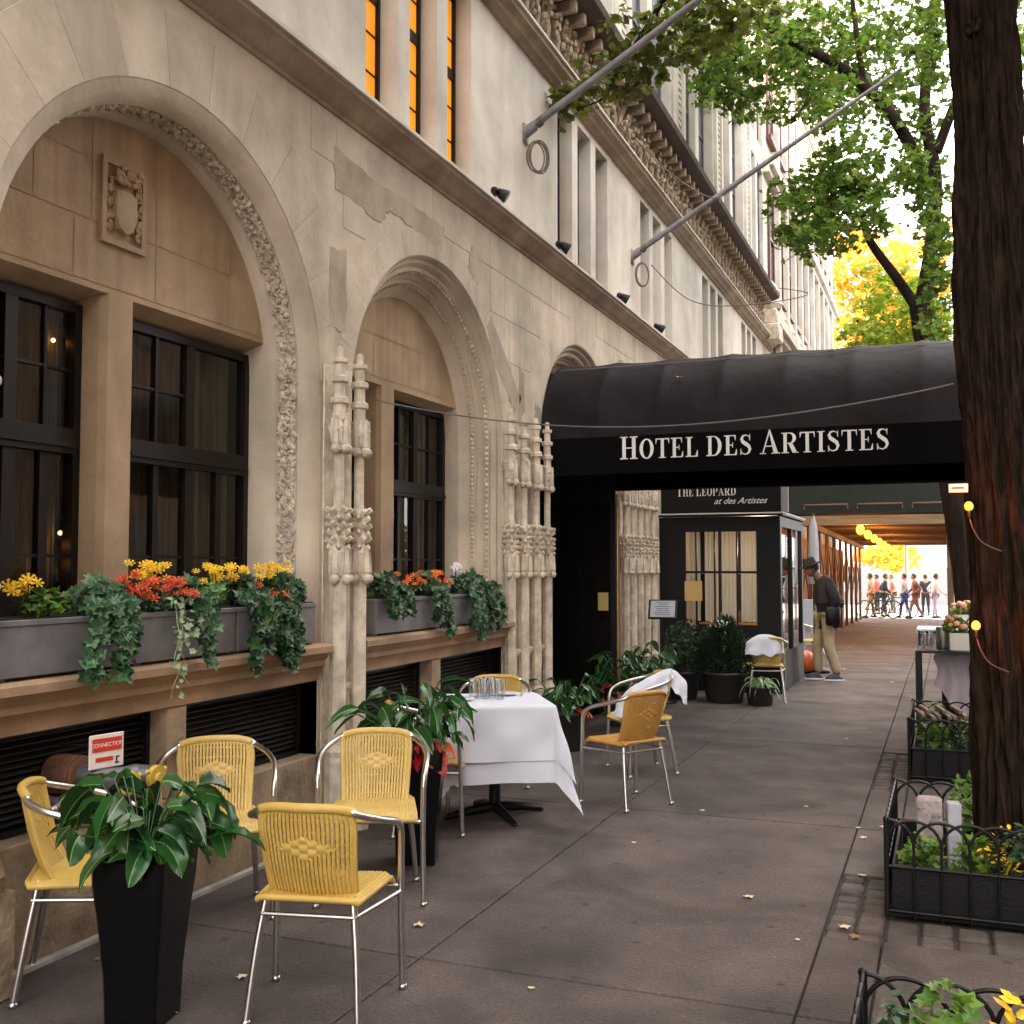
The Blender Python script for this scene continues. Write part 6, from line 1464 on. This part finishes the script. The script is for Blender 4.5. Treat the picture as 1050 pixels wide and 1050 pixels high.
def person(loc, rz, label, J, cols, hat=False, far=False, hair=(.03, .02, .015), group=None, long_coat=0, sk=None, bag=False, skirt=False, pockets=False):
    """J: joints in local space, +X forward, +Y left, z up"""
    e = empty('person', loc, rz, label, 'person', group); top_, leg_, shoe_ = cols; s = 1 if far else 2; sk = sk or skin
    V = [J['pel'], J['belly'], J['chest'], J['neck'], J['head0']]; E_ = [(0, 1), (1, 2), (2, 3), (3, 4)]; Rr = [(.12, .11), (.11, .10), (.13, .12), .052, .06]
    def add(p, par, r): V.append(p); E_.append((par, len(V)-1)); Rr.append(r); return len(V)-1
    for sd_ in 'lr':
        a = add(J['sh'+sd_], 2, .052); a = add(J['el'+sd_], a, .042); a = add(J['wr'+sd_], a, .029); hd = Vector(J['wr'+sd_]); dr = (hd-Vector(J['el'+sd_])).normalized()
        pm = add(hd+dr*(.02 if pockets else .07), a, (.034, .018))
        if not far and not pockets:
            sv = Vector((0, 1, 0)) if abs(dr.y) < .8 else Vector((1, 0, 0)); sv = (sv-dr*sv.dot(dr)).normalized()
            for k, (o_, l_) in enumerate(((-.03, .075), (-.01, .085), (.01, .08), (.03, .06))):
                f1 = add(hd+dr*.10+sv*o_, pm, .010); f2 = add(hd+dr*(.10+l_*.5)+sv*o_*1.1+Vector((.012, 0, 0)), f1, .009); add(hd+dr*(.10+l_)+sv*o_*1.1+Vector((.03, 0, 0)), f2, .008)
            th = add(hd+dr*.05-sv*.04+Vector((.01, 0, 0)), a, .012); add(hd+dr*.09-sv*.055+Vector((.02, 0, 0)), th, .010)
        h = add(J['hip'+sd_], 0, .085); k = add(J['kn'+sd_], h, .058); an = add(J['an'+sd_], k, .042); fw = Vector((1, 0, 0)); add(Vector(J['an'+sd_])+fw*.15+Vector((0, 0, -.045)), an, .034)
    b = skinmesh('body', V, E_, Rr, sk, e, s)
    # head
    hc = Vector(J['head']); tl = J.get('tilt', 0); g = M(); rows = []
    for i in range(13):
        t = math.pi*i/12; row = []
        for q in range(16):
            a = 2*math.pi*q/16; x = math.sin(t)*math.cos(a); y = math.sin(t)*math.sin(a); z = -math.cos(t)
            w_ = .074*(1-.22*max(0, -z)); X = x*.098*(1-.10*max(0, -z)); 
            if x > .85 and abs(y) < .35 and -.35 < z < .1: X += .022
            row.append((X+.012*max(0, -z), y*w_, z*.118))
        rows.append(row)
    Mt = Matrix.Translation(hc) @ Matrix.Rotation(tl, 4, 'Y'); g.grid(rows, True)
    if not far:
        for sd_ in (-1, 1): g.ball((.088, sd_*.03, .012), .011, 6); g.ball((.0, sd_*.075, -.005), .028, 8, (.8, .3, 1.1))
        g.box(.084, .095, -.022, .022, -.058, -.052)
    g.v = [tuple(Mt @ Vector(v)) for v in g.v]; g.build('head', sk, e, True)
    if not hat or not far:
        g = M(); g.grid([[((-.006+.106*math.sin(math.pi*i/14)*math.cos(a)), .082*math.sin(math.pi*i/14)*math.sin(a), .010+.118*math.cos(math.pi*i/14)) for a in [lerp(R(62), R(298), q/16) for q in range(17)]] for i in range(0, 10)])
        g.ball((-.004, 0, .03), .1, 14, (1.0, .8, .98), 10)
        for i in range(len(g.v)): x, y, z = g.v[i]; g.v[i] = (min(x, .07 if z > .05 else .02), y, max(z, -.07))
        g.v = [tuple(Mt @ Vector(v)) for v in g.v]; g.build('hair', mat('hair%s' % str(hair), hair, .7), e, True)
    if hat:
        g = M(); n = 28
        g.lathe([(0, .155), (.05, .16), (.085, .15), (.10, .06), (.104, .045), (.15, .035), (.165, .045), (.166, .05), (.15, .042), (.106, .055)], (0, 0, 0), n)
        g.v = [tuple(Mt @ Vector((x*.98, y*.88, z*.95+.008))) for x, y, z in g.v]; g.build('hat', mat('dark felt hat', (.007, .005, .004), .85), e, True)
    # top
    V = [J['pel'], J['belly'], J['chest'], Vector(J['neck'])-Vector((0, 0, .03))]; E_ = [(0, 1), (1, 2), (2, 3)]; bk = 1 if far else 1.26; Rr = [(.155*bk, .135*bk), (.150*bk, .135*bk), (.165*bk, .150*bk), .085]
    if long_coat: V.append(Vector(J['pel'])+Vector((-.02, 0, -long_coat))); E_.append((0, 4)); Rr.append((.175, .15))
    def add(p, par, r): V.append(p); E_.append((par, len(V)-1)); Rr.append(r); return len(V)-1
    for sd_ in 'lr': a = add(J['sh'+sd_], 2, .070*bk); a = add(J['el'+sd_], a, .060*bk); add(Vector(J['wr'+sd_])-(Vector(J['wr'+sd_])-Vector(J['el'+sd_]))*.06, a, .046)
    skinmesh('jacket' if not far else 'top', V, E_, Rr, top_, e, s)
    V = [J['pel']]; E_ = []; Rr = [(.14, .12)]
    if skirt:
        V.append(Vector(J['pel'])-Vector((0, 0, .35))); E_.append((0, 1)); Rr.append((.18, .16))
    else:
        for sd_ in 'lr': a = add(J['hip'+sd_], 0, .105 if not far else .1); a = add(J['kn'+sd_], a, .080 if not far else .07); a = add(lerp(Vector(J['kn'+sd_]), Vector(J['an'+sd_]), .55), a, .074 if not far else .06); add(Vector(J['an'+sd_])+Vector((0, 0, .015)), a, .070 if not far else .055)
    skinmesh('trousers' if not skirt else 'skirt', V, E_, Rr, leg_, e, s)
    for sd_ in 'lr':
        a = Vector(J['an'+sd_]); g = M(); n = 14; rows = []
        gb = a.z-.075
        for z, k in ((0, .9), (.012, 1), (.03, 1), (.055, .86), (.08, .55), (.095, .3)):
            rows.append([(a.x+.055+math.cos(t)*.145*k*(1 if math.cos(t) > 0 or z < .05 else .85)*.88-.02*(1-k), a.y+math.sin(t)*.052*(.6+.4*k), gb+z) for t in [2*math.pi*q/n for q in range(n)]])
        g.grid(rows, True); g.add(rows[0], [tuple(range(n))[::-1]]); sh_ = g.build('shoe', shoe_, e, True)
        if not far:
            g = M(); g.grid([[(a.x+.055+math.cos(t)*.15, a.y+math.sin(t)*.055, gb+z) for t in [2*math.pi*q/n for q in range(n)]] for z in (-.002, .020)], True); g.build('sole', mat('white sole', (.7, .7, .7), .5), sh_, True)
    if bag:
        g = M(); c = bag; g.bbox(c[0]-.13, c[0]+.13, c[1]-.05, c[1]+.05, c[2]-.14, c[2]+.14, .03); g.build('bag_body', iron, None, True)
    return e
navy = mat('navy grey jacket', (.010, .0095, .014), .8, var=.35, vs=9, bump=.4, bs=30); khaki = mat('khaki cloth', (.36, .29, .19), .85, var=.2, vs=9, bump=.3, bs=30); shoe_n = mat('navy shoe', (.03, .035, .07), .6)
# local +X forward; the man faces left in the picture, bowed, hands in pockets
face = math.atan2(-.373*0-.55, -.83)
man = person((-1.60, 15.8, 0), math.atan2(-.37, -.93), 'man in dark hat, grey navy jacket and khaki trousers looking down as he walks',
    dict(pel=(-.05, 0, .93), belly=(-.07, 0, 1.10), chest=(-.02, 0, 1.33), neck=(.09, 0, 1.48), head0=(.14, 0, 1.54), head=(.17, 0, 1.58), tilt=.35,
         shl=(-.0, .19, 1.385), ell=(-.12, .24, 1.12), wrl=(-.03, .11, .90), shr=(-.0, -.19, 1.385), elr=(-.12, -.24, 1.12), wrr=(-.03, -.11, .90),
         hipl=(-.03, .09, .88), knl=(-.03, .10, .48), anl=(-.16, .10, .085), hipr=(-.03, -.09, .88), knr=(.07, -.10, .48), anr=(.06, -.10, .085)),
    (navy, khaki, shoe_n), hat=True, long_coat=.20, sk=skin_d, pockets=True)
g = M(); g.bbox(-.10, .10, -.05, .05, -.15, .13, .03); 
e = empty('shoulder_bag', (-1.46, 15.62, .93), R(20), 'black shoulder bag hanging at the hip of the man in the hat', 'bag'); g.build('bag', iron, e, True)
g = M(); g.tube(bez([(0, 0, .12), (-.02, .08, .35), (-.08, .16, .52)], 6), .012, 6); g.build('strap', iron, e, True)
# figures at the far crossing, small in the picture
def stand(stride=.1, arm=.1, lean=0): 
    return dict(pel=(0, 0, .95), belly=(lean*.3, 0, 1.12), chest=(lean*.7, 0, 1.34), neck=(lean, 0, 1.50), head0=(lean+.01, 0, 1.56), head=(lean+.03, 0, 1.62), shl=(lean*.8, .18, 1.40), ell=(-arm+lean*.6, .24, 1.13), wrl=(arm+lean*.6, .24, .92),
         shr=(lean*.8, -.18, 1.40), elr=(arm*.3+lean*.6, -.24, 1.13), wrr=(arm*1.5+lean*.6, -.22, .94), hipl=(0, .09, .9), knl=(stride*.7, .1, .5), anl=(stride, .1, .085), hipr=(0, -.09, .9), knr=(-stride*.2, -.1, .5), anr=(-stride, -.1, .085))
C_ = lambda n, c: mat(n, c, .8)
def far(x, Y, rz, label, J, cols, **k):
    c = pxw(x, 600, Y); person((c[0], Y, gz(Y)), rz, label, J, cols, far=True, group='people on the far crossing', **k)
blk = C_('black cloth', (.02, .02, .022)); red = C_('brick red cloth', (.35, .08, .05)); blu = C_('blue denim', (.07, .14, .42)); gry = C_('grey knit', (.30, .31, .36)); tan = C_('tan cloth', (.45, .30, .18)); wht = C_('white cloth', (.75, .74, .76)); lil = C_('lilac cloth', (.45, .42, .60)); dk = C_('dark leather', (.02, .015, .012))
far(892, 44.6, R(180), 'far pedestrian in tan at the left end of the crossing', stand(.16), (tan, tan, dk))
far(898.5, 49.0, R(170), 'far pedestrian in brick red top behind the bicycles', stand(.05), (red, blk, dk))
far(905, 46.0, R(10), 'far pedestrian all in black between the bicycles', stand(.1, .15, .06), (blk, blk, dk))
far(915, 51.5, R(185), 'far pedestrian in red beside the man in jeans', stand(.08, .1, .05), (red, blk, dk))
far(927, 44.8, R(170), 'far pedestrian in grey knit and blue jeans', stand(.18, .12), (gry, blu, dk))
far(938, 45.5, R(190), 'far pedestrian in brown coat striding with legs apart', stand(.26, .2, .05), (C_('brown coat', (.16, .06, .04)), C_('brown coat', (0, 0, 0)), dk), long_coat=.2)
far(948, 48.5, R(95), 'far pedestrian in black top at the right of the crossing', stand(.1), (blk, blk, dk))
far(957, 45, R(20), 'far pedestrian in white and lilac at the right edge of the opening', stand(.1, .22, .05), (wht, lil, dk))
# bicycles
def bicycle(x, Y, rz, label):
    c = pxw(x, 600, Y); e = empty('bicycle', (c[0], Y, gz(Y)), rz, label, 'bicycle', 'bicycles at the far crossing')
    for s in (-.52, .52):
        g = M(); P = [(s+.335*math.cos(t*math.pi/12), 0, .345+.335*math.sin(t*math.pi/12)) for t in range(25)]; g.tube(P, .022, 6, False); wv = g.build('wheel', iron, e, True)
        g = M()
        for t in range(12): g.tube([(s, 0, .345), (s+.33*math.cos(t*math.pi/6), 0, .345+.33*math.sin(t*math.pi/6))], .004, 4)
        g.build('spokes', alum, wv, True)
    g = M()
    for a, b in (((-.52, 0, .345), (-.05, 0, .30)), ((-.52, 0, .345), (-.2, 0, .78)), ((-.05, 0, .30), (-.22, 0, .88)), ((-.2, 0, .78), (.36, 0, .82)), ((-.05, 0, .30), (.38, 0, .72)), ((.34, 0, .95), (.52, 0, .345))): g.tube([a, b], .018, 6)
    g.build('frame', iron, e, True); g = M(); g.tube([(.30, -.26, .98), (.34, 0, .97), (.30, .26, .98)], .014, 6); g.build('handlebar', iron, e, True)
    g = M(); g.ball((-.24, 0, .92), .07, 8, (1.7, .9, .4)); g.build('saddle', dk, e, True)
    g = M(); g.tube([(-.05, -.1, .30), (-.05, .1, .30)], .01, 6); g.tube([(-.05, .1, .30), (.08, .1, .2)], .012, 6); g.tube([(-.05, -.1, .30), (-.18, -.1, .4)], .012, 6); g.build('crank', iron, e, True)
bicycle(900, 44.2, R(12), 'left bicycle standing at the far crossing'); bicycle(916, 44.4, R(-8), 'right bicycle standing at the far crossing before the people')
# a bare street lamp post seen through the opening
e = empty('street_lamp', (*pxw(929, 600, 50)[:2], -.5), 0, 'thin pale post standing in the sunlit crossing', 'street lamp'); g = M(); g.tube([(0, 0, 0), (0, 0, 6.5)], [.09, .06], 8); g.tube([(0, 0, 6.4), (1.2, 0, 6.9)], .04, 6); g.build('post', pole_m, e, True); g = M(); g.bbox(1.1, 1.6, -.1, .1, 6.8, 6.92, .03); g.build('lamp_head', pole_m, e)
